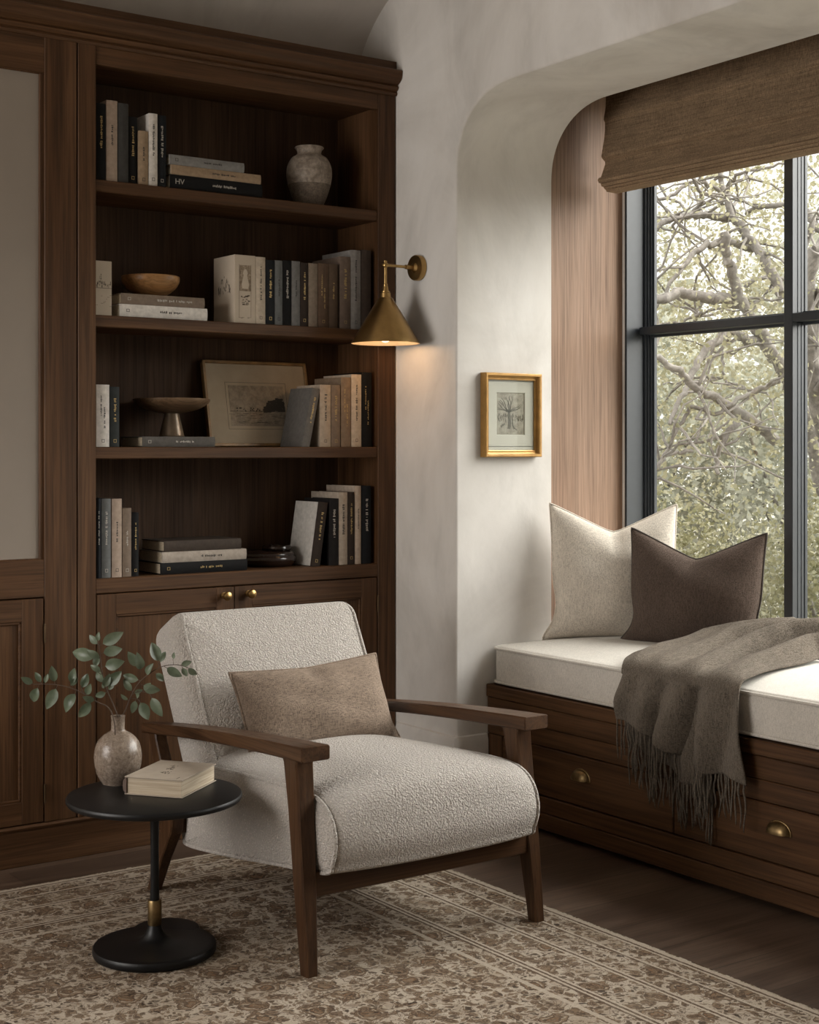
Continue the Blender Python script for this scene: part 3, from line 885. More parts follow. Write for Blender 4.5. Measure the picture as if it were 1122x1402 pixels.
stand('tall black book against the right side of the bottom shelf', 3.0935, 3.136, Z4, .292, NAVY, PALEINK, 0, G4)

# --- boxed volumes with pictures
SKETCH = simple('sketch_ink', (.10, .08, .06), .9)
SEPIA = stone_mat('sepia_print', (.10, .07, .045), (.24, .18, .12), (.42, .34, .25), .8, 40)
CRD = simple('cream_card', (.47, .395, .31), .8, 0, .2, .06, 12)
def flecks(bm, x0, x1, z0, z1, y, n, seed, hw=.0012, vert=True):
    r = random.Random(seed)
    for _ in range(n):
        x = r.uniform(x0, x1); z = r.uniform(z0, z1); a = r.uniform(.001, .006); b = r.uniform(.0005, hw)
        if vert: box(bm, x - b, x + b, y - .0004, y + .0002, z - a, z + a, 0)
        else: box(bm, x - a, x + a, y - .0004, y + .0002, z - b, z + b, 0)
t = thing('slipcase', 'cream slipcase with a sepia picture left of the second shelf row of books', 'box', (2.593, 4.72, Z2))
bm = NB(); box(bm, 2.5508, 2.6365, 4.634, 4.79, Z2, Z2 + .243, .0015); obj('case', bm, CRD, t)
bm = NB(); box(bm, 2.571, 2.617, 4.6332, 4.6345, Z2 + .115, Z2 + .207, 0); obj('picture', bm, SEPIA, t)
bm = NB(); M_ = Matrix.Translation((2.594, 4.633, Z2 + .125))
secs = []
for z, w_ in ((0, .012), (.015, .015), (.035, .010), (.048, .007), (.055, .010), (.064, .007), (.07, .003)): secs.append([(2.594 - w_, 4.6325, Z2 + .123 + z), (2.594 + w_, 4.6325, Z2 + .123 + z), (2.594 + w_, 4.6334, Z2 + .123 + z), (2.594 - w_, 4.6334, Z2 + .123 + z)])
loft(bm, secs); obj('figure', bm, CRD, t)
bm = NB(); flecks(bm, 2.578, 2.612, Z2 + .065, Z2 + .10, 4.634, 26, 3, .002, False); flecks(bm, 2.571, 2.617, Z2 + .018, Z2 + .022, 4.634, 6, 4, .0006, False)
for x in (2.570, 2.6175): box(bm, x - .0004, x + .0004, 4.6336, 4.6342, Z2 + .02, Z2 + .21, 0)
rr_ = random.Random(5)
for _ in range(40):
    y = rr_.uniform(4.665, 4.755); z = Z2 + .11 + .07 * rr_.random() * (1 - abs(y - 4.71) / .06); a = rr_.uniform(.002, .010)
    box(bm, 2.5502, 2.551, y - .001, y + .001, z - a, z + a, 0)
obj('sketch', bm, SKETCH, t)
t = thing('slipcase', 'cream box with a faint landscape sketch at the left end of the second shelf', 'box', (2.056, 4.72, Z2))
bm = NB(); box(bm, 2.0265, 2.086, 4.640, 4.80, Z2, Z2 + .184, .0015); obj('case', bm, CRD, t)
bm = NB(); flecks(bm, 2.030, 2.083, Z2 + .095, Z2 + .115, 4.640, 34, 8, .0012); flecks(bm, 2.043, 2.050, Z2 + .11, Z2 + .145, 4.640, 6, 9); flecks(bm, 2.03, 2.083, Z2 + .03, Z2 + .07, 4.640, 9, 10, .0006, False)
box(bm, 2.028, 2.085, 4.6394, 4.6402, Z2 + .092, Z2 + .0935, 0)
obj('sketch', bm, SKETCH, t)

# ------------------------------------------------------------------ shelf ornaments
def turned(name, label, cat, prof, c, mat, group=None, n=44):
    bm = NB(); lathe(bm, prof, (0, 0, 0), n); o = obj(name, bm, mat, None, 40); o.location = c
    return tag(o, label, cat, group)
def smooth_prof(p, k=5): return [(max(v.x, 0), v.z) for v in catmull([(a, 0, b) for a, b in p], k)]
URN = stone_mat('crackled_stoneware', (.15, .115, .085), (.29, .235, .185), (.38, .32, .26), .55, 22)
URN2 = stone_mat('rough_clay', (.10, .075, .055), (.155, .12, .09), (.21, .165, .125), .8, 40)
t = thing('urn', 'weathered cream stoneware urn on the right of the top shelf', 'vase', (2.93, 4.745, Z1))
sc = .225 / .2
pu = smooth_prof([(0, .0), (.044, .0), (.048, .006), (.066, .045), (.080, .090)])
bm = NB(); lathe(bm, pu, (2.93, 4.745, Z1), 48); obj('base', bm, URN2, t, 50, {'label': 'rough unglazed lower part'})
pu = smooth_prof([(.080, .090), (.0855, .125), (.083, .160), (.068, .190), (.050, .202), (.045, .210), (.048, .222), (.055, .230), (.052, .234)]) + smooth_prof([(.046, .231), (.040, .215), (.060, .190), (.076, .15), (.074, .10), (.05, .03), (0, .02)])
bm = NB(); lathe(bm, pu, (2.93, 4.745, Z1), 48); obj('body', bm, URN, t, 50)
pb = smooth_prof([(0, 0), (.040, 0), (.048, .004), (.080, .025), (.098, .050), (.101, .068), (.099, .0735), (.094, .071)]) + smooth_prof([(.092, .066), (.085, .045), (.055, .02), (0, .012)])
turned('bowl', 'turned honey-brown wooden bowl on the flat books of the second shelf', 'bowl', pb, (2.274, 4.735, 1.8708), WT)
t = thing('footed_bowl', 'shallow footed wooden bowl standing on the grey book', 'bowl', (2.362, 4.748, 1.3868))
bm = NB(); lathe(bm, smooth_prof([(0, 0), (.044, 0), (.043, .005), (.034, .045), (.027, .075), (.026, .088)]) + [(0, .088)], (2.362, 4.748, 1.3868), 40); obj('foot', bm, simple('bronze_foot', (.16, .115, .075), .32, .35, .5, .25, 25), t)
bm = NB(); lathe(bm, smooth_prof([(0, .080), (.04, .083), (.095, .097), (.128, .117), (.136, .130), (.133, .134)]) + smooth_prof([(.129, .130), (.10, .108), (.05, .096), (0, .093)]), (2.362, 4.748, 1.3868), 56); obj('dish', bm, WTD, t)
t = thing('lidded_dish', 'dark lacquered round dish in the shadow of the bottom shelf', 'dish', (2.765, 4.76, Z4))
LAQ = simple('dark_lacquer', (.018, .010, .007), .18, 0, .5, .3)
bm = NB(); lathe(bm, smooth_prof([(0, 0), (.075, 0), (.095, .006), (.106, .022), (.106, .034), (.100, .040)]) + [(0, .036)], (2.762, 4.765, Z4), 44); obj('base', bm, LAQ, t)
bm = NB(); lathe(bm, smooth_prof([(.100, .040), (.098, .050), (.080, .056)]) + smooth_prof([(.06, .054), (.04, .058), (0, .059)]), (2.762, 4.765, Z4), 44)
ring = [(2.795 + .045 * math.cos(a), 4.755 + .045 * math.sin(a), Z4 + .066) for a in [2 * math.pi * k / 28 for k in range(28)]]
tube(bm, ring, .011, 10, closed=True); obj('lid', bm, LAQ, t)

# ------------------------------------------------------------------ leaning framed print
t = thing('framed_print', 'wide thin-framed lake etching leaning on the third shelf', 'picture', (2.76, 4.83, Z3))
FW, FH = .445, .325
Mf = basis(Vector((2.54, 4.803, Z3 + .001)), (1, 0, 0), (0, .066, .318))   # x right, y up the frame, z away-to-room
Mf = Matrix.Translation((0, 0, 0)) @ Mf
GF = simple('gilt_wood_frame', (.20, .115, .04), .42, .15, .5, .3, 30)
bm = NB(); fw = .012
for (a, b, c_, e) in ((0, fw, 0, FH), (FW - fw, FW, 0, FH), (0, FW, 0, fw), (0, FW, FH - fw, FH)): box(bm, a, b, c_, e, -.012, .010, .002, 1, Mf)
obj('frame', bm, GF, t)
bm = NB(); box(bm, fw - .002, FW - fw + .002, fw - .002, FH - fw + .002, -.008, .002, 0, 1, Mf); obj('mount', bm, simple('aged_paper', (.375, .31, .225), .8, 0, .2, .12, 8), t)
bm = NB(); box(bm, .10, .335, .078, .232, .001, .0026, 0, 1, Mf)
obj('etching', bm, stone_mat('etching_sky', (.19, .155, .11), (.27, .22, .16), (.31, .26, .19), .8, 14), t)
bm = NB(); r = random.Random(11)
box(bm, .10, .335, .133, .1345, .0024, .0032, 0, 1, Mf)
for _ in range(150):
    x = r.uniform(.245, .335); hh = .055 * math.sin(max(0, min(1, (x - .235) / .075)) * math.pi / 2) * r.uniform(.5, 1)
    y = .134 + r.random() * hh; s = r.uniform(.003, .0075)
    box(bm, x - s, min(x + s, .335), y - s * .7, y + s * .7, .0024, .0032 + r.random() * .0006, 0, 1, Mf)
for _ in range(70):
    x = r.uniform(.105, .33); y = r.uniform(.085, .13); s = r.uniform(.004, .014); box(bm, x - s, min(x + s, .335), y, y + .0008, .0024, .0031, 0, 1, Mf)
for _ in range(26):
    x = r.uniform(.12, .26); y = r.uniform(.134, .146) ; s = r.uniform(.001, .003); box(bm, x - s, x + s, y - s, y + s, .0024, .0031, 0, 1, Mf)
for (a, b, c_, e) in ((.088, .347, .066, .067), (.088, .347, .243, .244), (.088, .089, .066, .244), (.346, .347, .066, .244)): box(bm, a, b, c_, e, .0018, .0024, 0, 1, Mf)
obj('drawing', bm, simple('etching_ink', (.045, .037, .028), .9), t)

# ------------------------------------------------------------------ framed drawing in the alcove
t = thing('framed_drawing', 'small gilt-framed tree drawing hung on the plaster of the window alcove', 'picture', (3.481, JL - .01, 1.313))
Ma = basis(Vector((3.347, JL - .001, 1.313)), (1, 0, 0), (0, 0, 1))   # z = -Y (into room)
FW, FH = .268, .308
GO = simple('gold_leaf_frame', (.40, .225, .07), .36, .55, .5, .22, 22)
bm = NB()
def mould(bm, w, h, M, prof):
    c = [(0, 0, 1, 1), (w, 0, -1, 1), (w, h, -1, -1), (0, h, 1, -1)]
    secs = [[M @ Vector((x + sx * d, y + sy * d, z)) for d, z in prof] for x, y, sx, sy in c]
    rings = [[bm.verts.new(p) for p in s] for s in secs]
    n = len(prof)
    for i in range(4):
        A, B_ = rings[i], rings[(i + 1) % 4]
        for k in range(n):
            j = (k + 1) % n; bm.faces.new((A[k], A[j], B_[j], B_[k]))
mould(bm, FW, FH, Ma, [(0, 0), (0, .030), (.003, .033), (.009, .033), (.012, .029), (.013, .019), (.017, .017), (.022, .019), (.025, .017), (.025, .006), (.024, 0)])
obj('frame', bm, GO, t, 30)
bm = NB(); box(bm, .024, FW - .024, .024, FH - .024, .003, .007, 0, 1, Ma); obj('backing', bm, CRD, t)
MAT_ = simple('mount_board', (.62, .58, .51), .85, 0, .2, .03, 6)
bm = NB(); o0 = (.024, .024, FW - .024, FH - .024); i0 = (.068, .082, .200, .236)
mould(bm, i0[2] - i0[0], i0[3] - i0[1], Ma @ Matrix.Translation((i0[0], i0[1], 0)), [(-.044, .007), (-.044, .0112), (-.002, .0112), (0, .0095), (0, .007)])
for (a, b, c_, e) in ((.024, .244, .024, .040), (.024, .244, .278, .284)): box(bm, a, b, c_, e, .0072, .0112, 0, 1, Ma)
obj('mount', bm, MAT_, t, 20)
bm = NB(); box(bm, .066, .202, .080, .238, .0065, .0078, 0, 1, Ma); obj('paper', bm, stone_mat('drawing_paper', (.27, .23, .175), (.37, .325, .26), (.44, .395, .32), .85, 16), t)
bm = NB(); r = random.Random(4)
def stroke(pts, w0, w1):
    n = len(pts)
    for i in range(n - 1):
        a, b = Vector((*pts[i], .0082)), Vector((*pts[i + 1], .0082)); d = b - a
        Ms = Ma @ basis(a, d, Vector((-d.y, d.x, 0)))
        w = w0 + (w1 - w0) * i / max(1, n - 1); box(bm, -.0004, d.length + .0004, -w, w, -.0006, .0002, 0, 1, Ms)
stroke([(.128, .104), (.131, .128), (.130, .150), (.127, .168)], .0065, .0045)
stroke([(.152, .104), (.146, .118), (.144, .135), (.142, .152)], .0022, .0018)
stroke([(.090, .112), (.100, .119), (.108, .122)], .0035, .002)
stroke([(.165, .100), (.155, .106), (.150, .114)], .0015, .001)
for k in range(15):
    a = r.uniform(.2, 2.94); p = [(.129, .165)]
    for q in range(5): p.append((p[-1][0] + .013 * math.cos(a), p[-1][1] + .012 * abs(math.sin(a)))); a += r.uniform(-.5, .5)
    p = [(min(max(x, .072), .196), min(y, .232)) for x, y in p]; stroke(p, .0012, .0004)
for k in range(70):
    x, y = r.uniform(.072, .196), r.uniform(.130, .15); stroke([(x, y), (x + r.uniform(-.004, .004), y + r.uniform(.004, .012))], .0004, .0003)
obj('drawing', bm, simple('pencil_grey', (.13, .112, .085), .9), t)
bm = NB(); box(bm, .024, FW - .024, .024, FH - .024, .0128, .0138, 0, 1, Ma); obj('glass', bm, GLASS, t, 0)

# ================================================================== BENCH CUSHION, PILLOWS, THROW
t = thing('bench_cushion', 'long cream linen seat cushion with piped edges on the window seat', 'cushion', (3.72, 2.76, .488))
CW, CD, CT = 2.93, .675, .140
Mc = basis(Vector((3.722, 2.757, .489 + CT / 2)), (0, 1, 0), (-1, 0, 0))
bm = NB(); slab(bm, CW, CD, CT, .045, .016, .028, Mc, crown_back=0); obj('cover', bm, LINEN, t, 60)
for z in (CT / 2 - .010, -CT / 2 + .010):
    bm = NB(); tube(bm, [Mc @ Vector((x, y, z)) for x, y in subdiv_ring(rrect(CW + .006, CD + .006, .048, 6), .1)], .0055, 8, closed=True)
    obj('piping', bm, LINEN, t, 60)

def cushion(name, label, w, h, T, base, xdir, lean, mat, chop, pinch=.06, roll=0, cat='pillow', sag=.3, pm=None, ear=.12):
    x = Vector((*xdir, 0)).normalized(); back = Vector((0, 0, 1)).cross(x).normalized()   # away from the room
    y = (Vector((0, 0, 1)) + back * lean).normalized()
    x2 = x * math.cos(roll) + y * math.sin(roll); y2 = y * math.cos(roll) - x * math.sin(roll)
    M = basis(Vector(base) + y * (h / 2), x2, y2)
    t = thing(name, label, cat, base)
    b1, b2 = NB(), NB(); pillow(b1, w, h, T, M, chop, pinch, pipe=b2, sag=sag, ear=ear)
    obj('cover', b1, mat, t, 180); obj('piping', b2, pm or mat, t, 60)
    return t
cushion('throw_pillow', 'large cream woven pillow standing in the left corner of the window seat', .475, .505, .25, (3.80, 4.01, .635), (.83, -.56), .10, CREAM, .10, .045, -.01)
cushion('throw_pillow', 'brown wool pillow leaning in front of the cream one by the window', .50, .42, .22, (3.855, 3.67, .635), (.41, -.91), .10, BROWN, .10, .045, -.01, pm=simple('dark_piping', (.05, .038, .03), .8))

# the throw: a folded blanket over the front of the bench
t = thing('throw_blanket', 'taupe wool throw with fringe draped over the front of the window seat', 'blanket', (3.65, 3.25, .66))
def lerp_tab(tab, x):
    for (a, b), (c, d) in zip(tab, tab[1:]):
        if x <= c: return b + (d - b) * (x - a) / (c - a)
    return tab[-1][1]
def sm(x): x = min(1, max(0, x)); return x * x * (3 - 2 * x)
def throw_pt(w, v, layer):
    """v<0 hangs (to -1 at the hem), v>0 runs back over the seat (to 1)"""
    ye = 3.475 - .485 * w
    if layer == 0:
        hem = lerp_tab([(0, .475), (.25, .442), (.5, .405), (.7, .374), (1, .362)], w) + .006 * math.sin(w * 23)
        xo = 3.338
    else:
        ye = 3.465 - .33 * w; hem = .40 - .12 * w + .012 * math.sin(w * 17); xo = 3.366
    # ridges running along the cloth
    wc = w - .14 * (v + 1)
    g = lambda c, wd, am: am * math.exp(-((wc - c) / wd) ** 2)
    fold = g(.40, .075, 1.0) + g(.525, .045, -1.5) + g(.68, .09, .7) + g(.13, .07, .55) + g(.26, .05, -.7) + g(.84, .05, -.5) + g(-.05, .06, .6) + g(-.16, .05, -.6) + g(.93, .05, .3)
    if v < 0:
        k = -v
        z = .624 + (hem - .624) * k
        amp = (.018 + .016 * sm(k * 1.5)) * (1 if layer == 0 else .35)
        x = xo - .006 * math.sin(k * 3) - amp * max(-1.2, fold)
        y = ye + .012 * k * (1 - 2 * w) + .018 * math.sin(2 * math.pi * (w * 2.35 + .35)) * sm(k) * (1 if layer == 0 else .4) + .01 * (1 - k)
        return Vector((min(x, 3.3685), y, z))
    # over the edge then back across
    s = v * .70
    re = .045
    if s < re * 1.5708:
        a = s / re; x = xo + re * (1 - math.cos(a)); z = .624 + re * math.sin(a) * .75
    else:
        x = xo + re + (s - re * 1.5708); z = .624 + re * .75
    k = (x - xo) / .66
    z += .006 * sm(k * 4)
    z += (.020 + .045 * sm(k * 1.3)) * max(0, fold * .5 + .5) * sm(k * 6 + .15) * sm(w * 9 + .05) * sm((1 - w) * 7 + .05)
    z += .052 * sm((k - .45) * 1.9) * sm(w * 3.5) * sm((1.0 - w) * 3 + .25)
    dl = lerp_tab([(0, 0), (.08, .03), (.35, .125), (.65, .14), (1, -.02)], k); dr = lerp_tab([(0, 0), (.25, .03), (.8, .12), (1, .05)], k)
    y = ye + dl * (1 - w) + dr * w + .01 * math.sin(9 * k + 5 * w) + .012
    return Vector((x, y, z))
def sheet(bm, layer, nw, vs, th=.006):
    P = [[throw_pt(i / nw, v, layer) for v in vs] for i in range(nw + 1)]
    # offset by normals for thickness
    def nrm(i, j):
        a = P[min(i + 1, nw)][j] - P[max(i - 1, 0)][j]; b = P[i][min(j + 1, len(vs) - 1)] - P[i][max(j - 1, 0)]
        n = a.cross(b); n.normalize(); return n if n.x < 0 or (abs(n.x) < .99 and n.z > 0) else -n
    Q = [[P[i][j] + nrm(i, j) * th for j in range(len(vs))] for i in range(nw + 1)]
    A = [[bm.verts.new(p) for p in r] for r in Q]; B_ = [[bm.verts.new(p) for p in r] for r in P]
    m = len(vs)
    for i in range(nw):
        for j in range(m - 1):
            bm.faces.new((A[i][j], A[i + 1][j], A[i + 1][j + 1], A[i][j + 1])); bm.faces.new((B_[i][j], B_[i][j + 1], B_[i + 1][j + 1], B_[i + 1][j]))
    for i in range(nw):
        for j in (0, m - 1): bm.faces.new((A[i][j], B_[i][j], B_[i + 1][j], A[i + 1][j]))
    for j in range(m - 1):
        for i in (0, nw): bm.faces.new((A[i][j], A[i][j + 1], B_[i][j + 1], B_[i][j]))
bm = NB(); sheet(bm, 0, 90, [-1 + i / 34 for i in range(34)] + [i / 60 for i in range(61)])
obj('cloth', bm, THROW, t, 180)
bm = NB(); sheet(bm, 1, 50, [-1 + i / 30 for i in range(29)]); obj('under_layer', bm, THROW, t, 180)
FR = random.Random(21)
def fringe(layer, n, ln):
    bm = NB()
    for k in range(n):
        w = (k + .5 + FR.uniform(-.3, .3)) / n; p = throw_pt(w, -1, layer); l = ln * FR.uniform(.8, 1.1)
        q = [p + Vector((-.003, 0, .006))]; dx, dy = FR.uniform(-.004, .003), FR.uniform(-.007, .007)
        for j in range(1, 8):
            f = j / 7; q.append(Vector((min(p.x - .003 + dx * f + .003 * math.sin(f * 7 + k), 3.3665), p.y + dy * f * f + .0035 * math.sin(f * 6 + k * 1.7), p.z - l * f)))
        tube(bm, q, [.003, .0032, .003, .0028, .0028, .0026, .0024, .0014], 6)
    return bm
obj('fringe', fringe(0, 50, .128), THROW, t, 180); obj('fringe', fringe(1, 38, .135), THROW, t, 180)

# ================================================================== ARMCHAIR
t = thing('armchair', 'cream bouclé lounge chair with open dark walnut arms on the rug', 'armchair', (2.36, 3.6, .008))
X0, X1 = 2.022, 2.700
pf = catmull([(3.205, .258, 0), (3.168, .290, 0), (3.152, .345, 0), (3.168, .400, 0), (3.215, .438, 0), (3.29, .452, 0), (3.45, .449, 0), (3.65, .438, 0), (3.85, .424, 0), (3.955, .412, 0), (3.99, .37, 0), (3.998, .27, 0), (3.995, .19, 0), (3.965, .165, 0), (3.75, .186, 0), (3.45, .226, 0)], 5, True)
cen = sum(pf, Vector()) / len(pf)
def prof_at(f, inset):
    out = []
    n = len(pf)
    for i, p in enumerate(pf):
        tg = (pf[(i + 1) % n] - pf[i - 1]).normalized(); nr = Vector((tg.y, -tg.x, 0))
        if nr.dot(p - cen) < 0: nr = -nr
        top = sm((p.y - .36) / .06) * sm((4.02 - p.x) / .15); fr = sm((3.30 - p.x) / .12)
        c = max(0, 1 - abs(f) ** 2.6)
        q = p - nr * inset + Vector((0, .050 * c * top, 0)) + Vector((-.030 * c * fr, 0, 0))
        out.append(q)
    return out
secs = []
ER = .020; nx = 26
xs = [(X0 + ER * (1 - math.cos(R(a))), ER * (1 - math.sin(R(a)))) for a in (0, 22, 45, 67, 90)]
xs += [(X0 + ER + (X1 - X0 - 2 * ER) * k / nx, 0) for k in range(1, nx)]
xs += [(X1 - ER * (1 - math.cos(R(a))), ER * (1 - math.sin(R(a)))) for a in (90, 67, 45, 22, 0)]
for x, ins in xs:
    f = (x - (X0 + X1) / 2) / ((X1 - X0) / 2)
    secs.append([(x, q.x, q.y) for q in prof_at(f, ins)])
bm = NB(); loft(bm, secs, caps=False)
# softly padded side panels
for side in (0, -1):
    base = secs[side]; m = len(base); c3 = Vector((base[0][0], sum(p[1] for p in base) / m, sum(p[2] for p in base) / m)); sg = -1 if side == 0 else 1
    ring_prev = None
    rr = []
    for s, dx in ((1, 0), (.92, .004), (.8, .0075), (.6, .0105), (.35, .012), (.12, .0125)): rr.append([bm.verts.new((c3.x + sg * dx, c3.y + (p[1] - c3.y) * s, c3.z + (p[2] - c3.z) * s)) for p in base])
    for a, b in zip(rr, rr[1:]):
        for i in range(m): bm.faces.new((a[i], a[(i + 1) % m], b[(i + 1) % m], b[i]))
    cv_ = bm.verts.new((c3.x + sg * .0125, c3.y, c3.z))
    for i in range(m): bm.faces.new((rr[-1][i], rr[-1][(i + 1) % m], cv_))
bmesh.ops.remove_doubles(bm, verts=bm.verts[:], dist=1e-5)
seat = obj('seat', bm, BOUCLE, t, 60)
for x in (X0 + .004, X1 - .004):
    f = .985; bm = NB()
    tube(bm, [(x, q.x, q.y) for q in prof_at(f, -.001 + ER * .22)], .0055, 8, closed=True)
    obj('piping', bm, BOUCLE, seat, 60)

d = Vector((0, .476, .879)); nrm_ = Vector((0, -.879, .476))
bh, bt = .525, .185
bot = Vector((2.361, 3.8225, .400))
Mb = basis(bot + d * (bh / 2) - nrm_ * (bt / 2), (1, 0, 0), d)
bm = NB(); slab(bm, .675, bh, bt, .055, .052, .022, Mb, .012); back = obj('backrest', bm, BOUCLE, t, 60)
for sg in (-1, 1):
    bm = NB()
    tube(bm, [Mb @ Vector((sg * .3075, y, bt / 2 - .003)) for y in [(-bh / 2 + .04) + (bh - .10) * k / 14 for k in range(15)]] + [Mb @ Vector((sg * (.3075 - .004 * q), bh / 2 - .058 + .054 * math.sin(R(q * 15)), bt / 2 - .054 + .052 * math.cos(R(q * 15)))) for q in range(1, 7)], .0045, 8)
    obj('piping', bm, BOUCLE, back, 60)

def sec_rect(c, hx, hy, ch=.004):
    x, y, z = c
    return [(x + sx * (hx - (ch if e else 0)), y + sy * (hy - (0 if e else ch)), z) for sx, sy, es in ((1, 1, (0, 1)), (-1, 1, (1, 0)), (-1, -1, (0, 1)), (1, -1, (1, 0))) for e in es]
def leg(secs, sub=1):
    bm = NB(); loft(bm, [sec_rect(*s) for s in secs]); return bm
for x, sg in ((1.983, -1), (2.739, 1)):
    obj('leg', leg([((x, 3.212, .008), .0165, .019), ((x - sg * .004, 3.236, .20), .021, .024), ((x - sg * .010, 3.266, .42), .025, .028), ((x - sg * .012, 3.284, .535), .027, .032), ((x - sg * .012, 3.288, .566), .028, .046)]), WC['z'], t, 30)
for x in (1.988, 2.734):
    obj('leg', leg([((x, 4.112, .008), .016, .019), ((x, 4.052, .12), .019, .024), ((x, 3.995, .215), .021, .034), ((x, 3.985, .262), .021, .036), ((x, 4.03, .36), .020, .027), ((x, 4.088, .47), .019, .024), ((x, 4.10, .505), .019, .026)]), WC['z'], t, 30)
for x, sg in ((1.99, -1), (2.722, 1)):
    bm = NB(); secs = []
    for k in range(13):
        f = k / 12; y = 3.193 + (4.145 - 3.193) * f
        zt = .592 - .060 * f - .022 * f * f + .004 * math.sin(f * math.pi)
        hw = .043 - .016 * f; h = .038 - .008 * f
        cx = x + sg * 0 + (.0 if sg > 0 else -.002 * f)
        c = .004
        secs.append([(cx - hw + c, y, zt), (cx + hw - c, y, zt), (cx + hw, y, zt - c), (cx + hw, y, zt - h + c), (cx + hw - c, y, zt - h), (cx - hw + c, y, zt - h), (cx - hw, y, zt - h + c), (cx - hw, y, zt - c)])
    secs = [[tuple(Vector(p) + (Vector((x, 3.193, .575)) - Vector(p)) * .06 + Vector((0, -.003, 0))) for p in secs[0]]] + secs
    loft(bm, secs); obj('armrest', bm, WC['y'], t, 30)
bm = NB(); box(bm, 1.99, 2.732, 3.222, 3.250, .198, .262, .003); obj('front_rail', bm, WC['x'], t)
bm = NB(); box(bm, 1.99, 2.732, 3.965, 3.995, .205, .255, .003); obj('rear_rail', bm, WC['x'], t)

# lumbar pillow
cushion('lumbar_pillow', 'taupe slubbed linen lumbar pillow resting on the armchair', .53, .275, .165, (2.390, 3.775, .437), (1, .0), .46, LUMB, .012, .045, .03, 'pillow', .25, ear=.02)

# ================================================================== RUG
t = bpy.data.objects
RX, RYc, RA, RBb = 1.42, 2.70, 1.43, 1.67
bm = NB()
pts = subdiv_ring(rrect(2 * RA, 2 * RBb, .01, 2), .06)
rr_ = random.Random(3)
lo = [(x + rr_.uniform(-.0015, .0015), y + rr_.uniform(-.0015, .0015)) for x, y in pts]
secs = [[(x, y, 0) for x, y in lo], [(x, y, .005) for x, y in lo], [(x * .9985, y * .9985, .008) for x, y in lo]]
loft(bm, secs)
rug = obj('rug', bm, rug_mat(RA, RBb), None, 20); rug.location = (RX, RYc, 0.0002)
tag(rug, 'faded cream and brown persian rug with a striped floral border', 'rug')

# ================================================================== SIDE TABLE
TX, TY = 1.74, 3.598
t = thing('side_table', 'round black pedestal side table left of the armchair', 'table', (TX, TY, .008))
bm = NB(); lathe(bm, [(0, .410), (.218, .410), (.228, .413), (.2315, .419), (.2315, .424), (.229, .4285), (.224, .430), (0, .430)], (TX, TY, 0), 72); obj('top', bm, BLACK, t, 40)
bm = NB(); lathe(bm, smooth_prof([(.0125, .145), (.0115, .20), (.011, .30), (.0125, .36), (.020, .390), (.042, .406), (.060, .411)]), (TX, TY, 0), 32); obj('stem', bm, BLACK, t, 60)
bm = NB(); lathe(bm, [(.012, .082), (.0175, .082), (.0185, .084), (.0185, .146), (.0175, .148), (.012, .148)], (TX, TY, 0), 32); obj('collar', bm, BRASSD, t, 30, {'label': 'brass collar'})
bm = NB()
lathe(bm, [(0, .008), (.155, .008), (.161, .011), (.163, .016), (.163, .026), (.160, .031), (.152, .033)] + smooth_prof([(.148, .0335), (.09, .036), (.045, .043), (.026, .058), (.017, .080), (.0155, .09)]) + [(0, .09)], (TX, TY, 0), 72)
lathe(bm, [(0, .008), (.087, .008), (.092, .012), (.092, .027), (.089, .032), (.082, .034), (0, .035)], (TX + .08, TY + .095, 0), 60)  # extra smaller black disc, set off behind the main one
obj('base', bm, BLACK, t, 40)

# vase, sprigs and book on the table
VC = Vector((1.712, 3.768, .430))
VM = stone_mat('speckled_stoneware', (.13, .095, .07), (.225, .175, .135), (.31, .25, .20), .24, 55)
bm = NB(); lathe(bm, smooth_prof([(0, 0), (.038, 0), (.044, .004), (.056, .025), (.0635, .055), (.064, .085), (.056, .113), (.038, .133), (.0215, .143), (.0185, .152), (.0185, .176), (.0205, .184)]) + smooth_prof([(.017, .182), (.0155, .15), (.03, .13), (.05, .09), (.04, .02), (0, .012)]), (0, 0, 0), 56)
v = obj('vase', bm, VM, None, 50); v.location = VC; tag(v, 'speckled taupe stoneware bottle vase on the side table', 'vase')

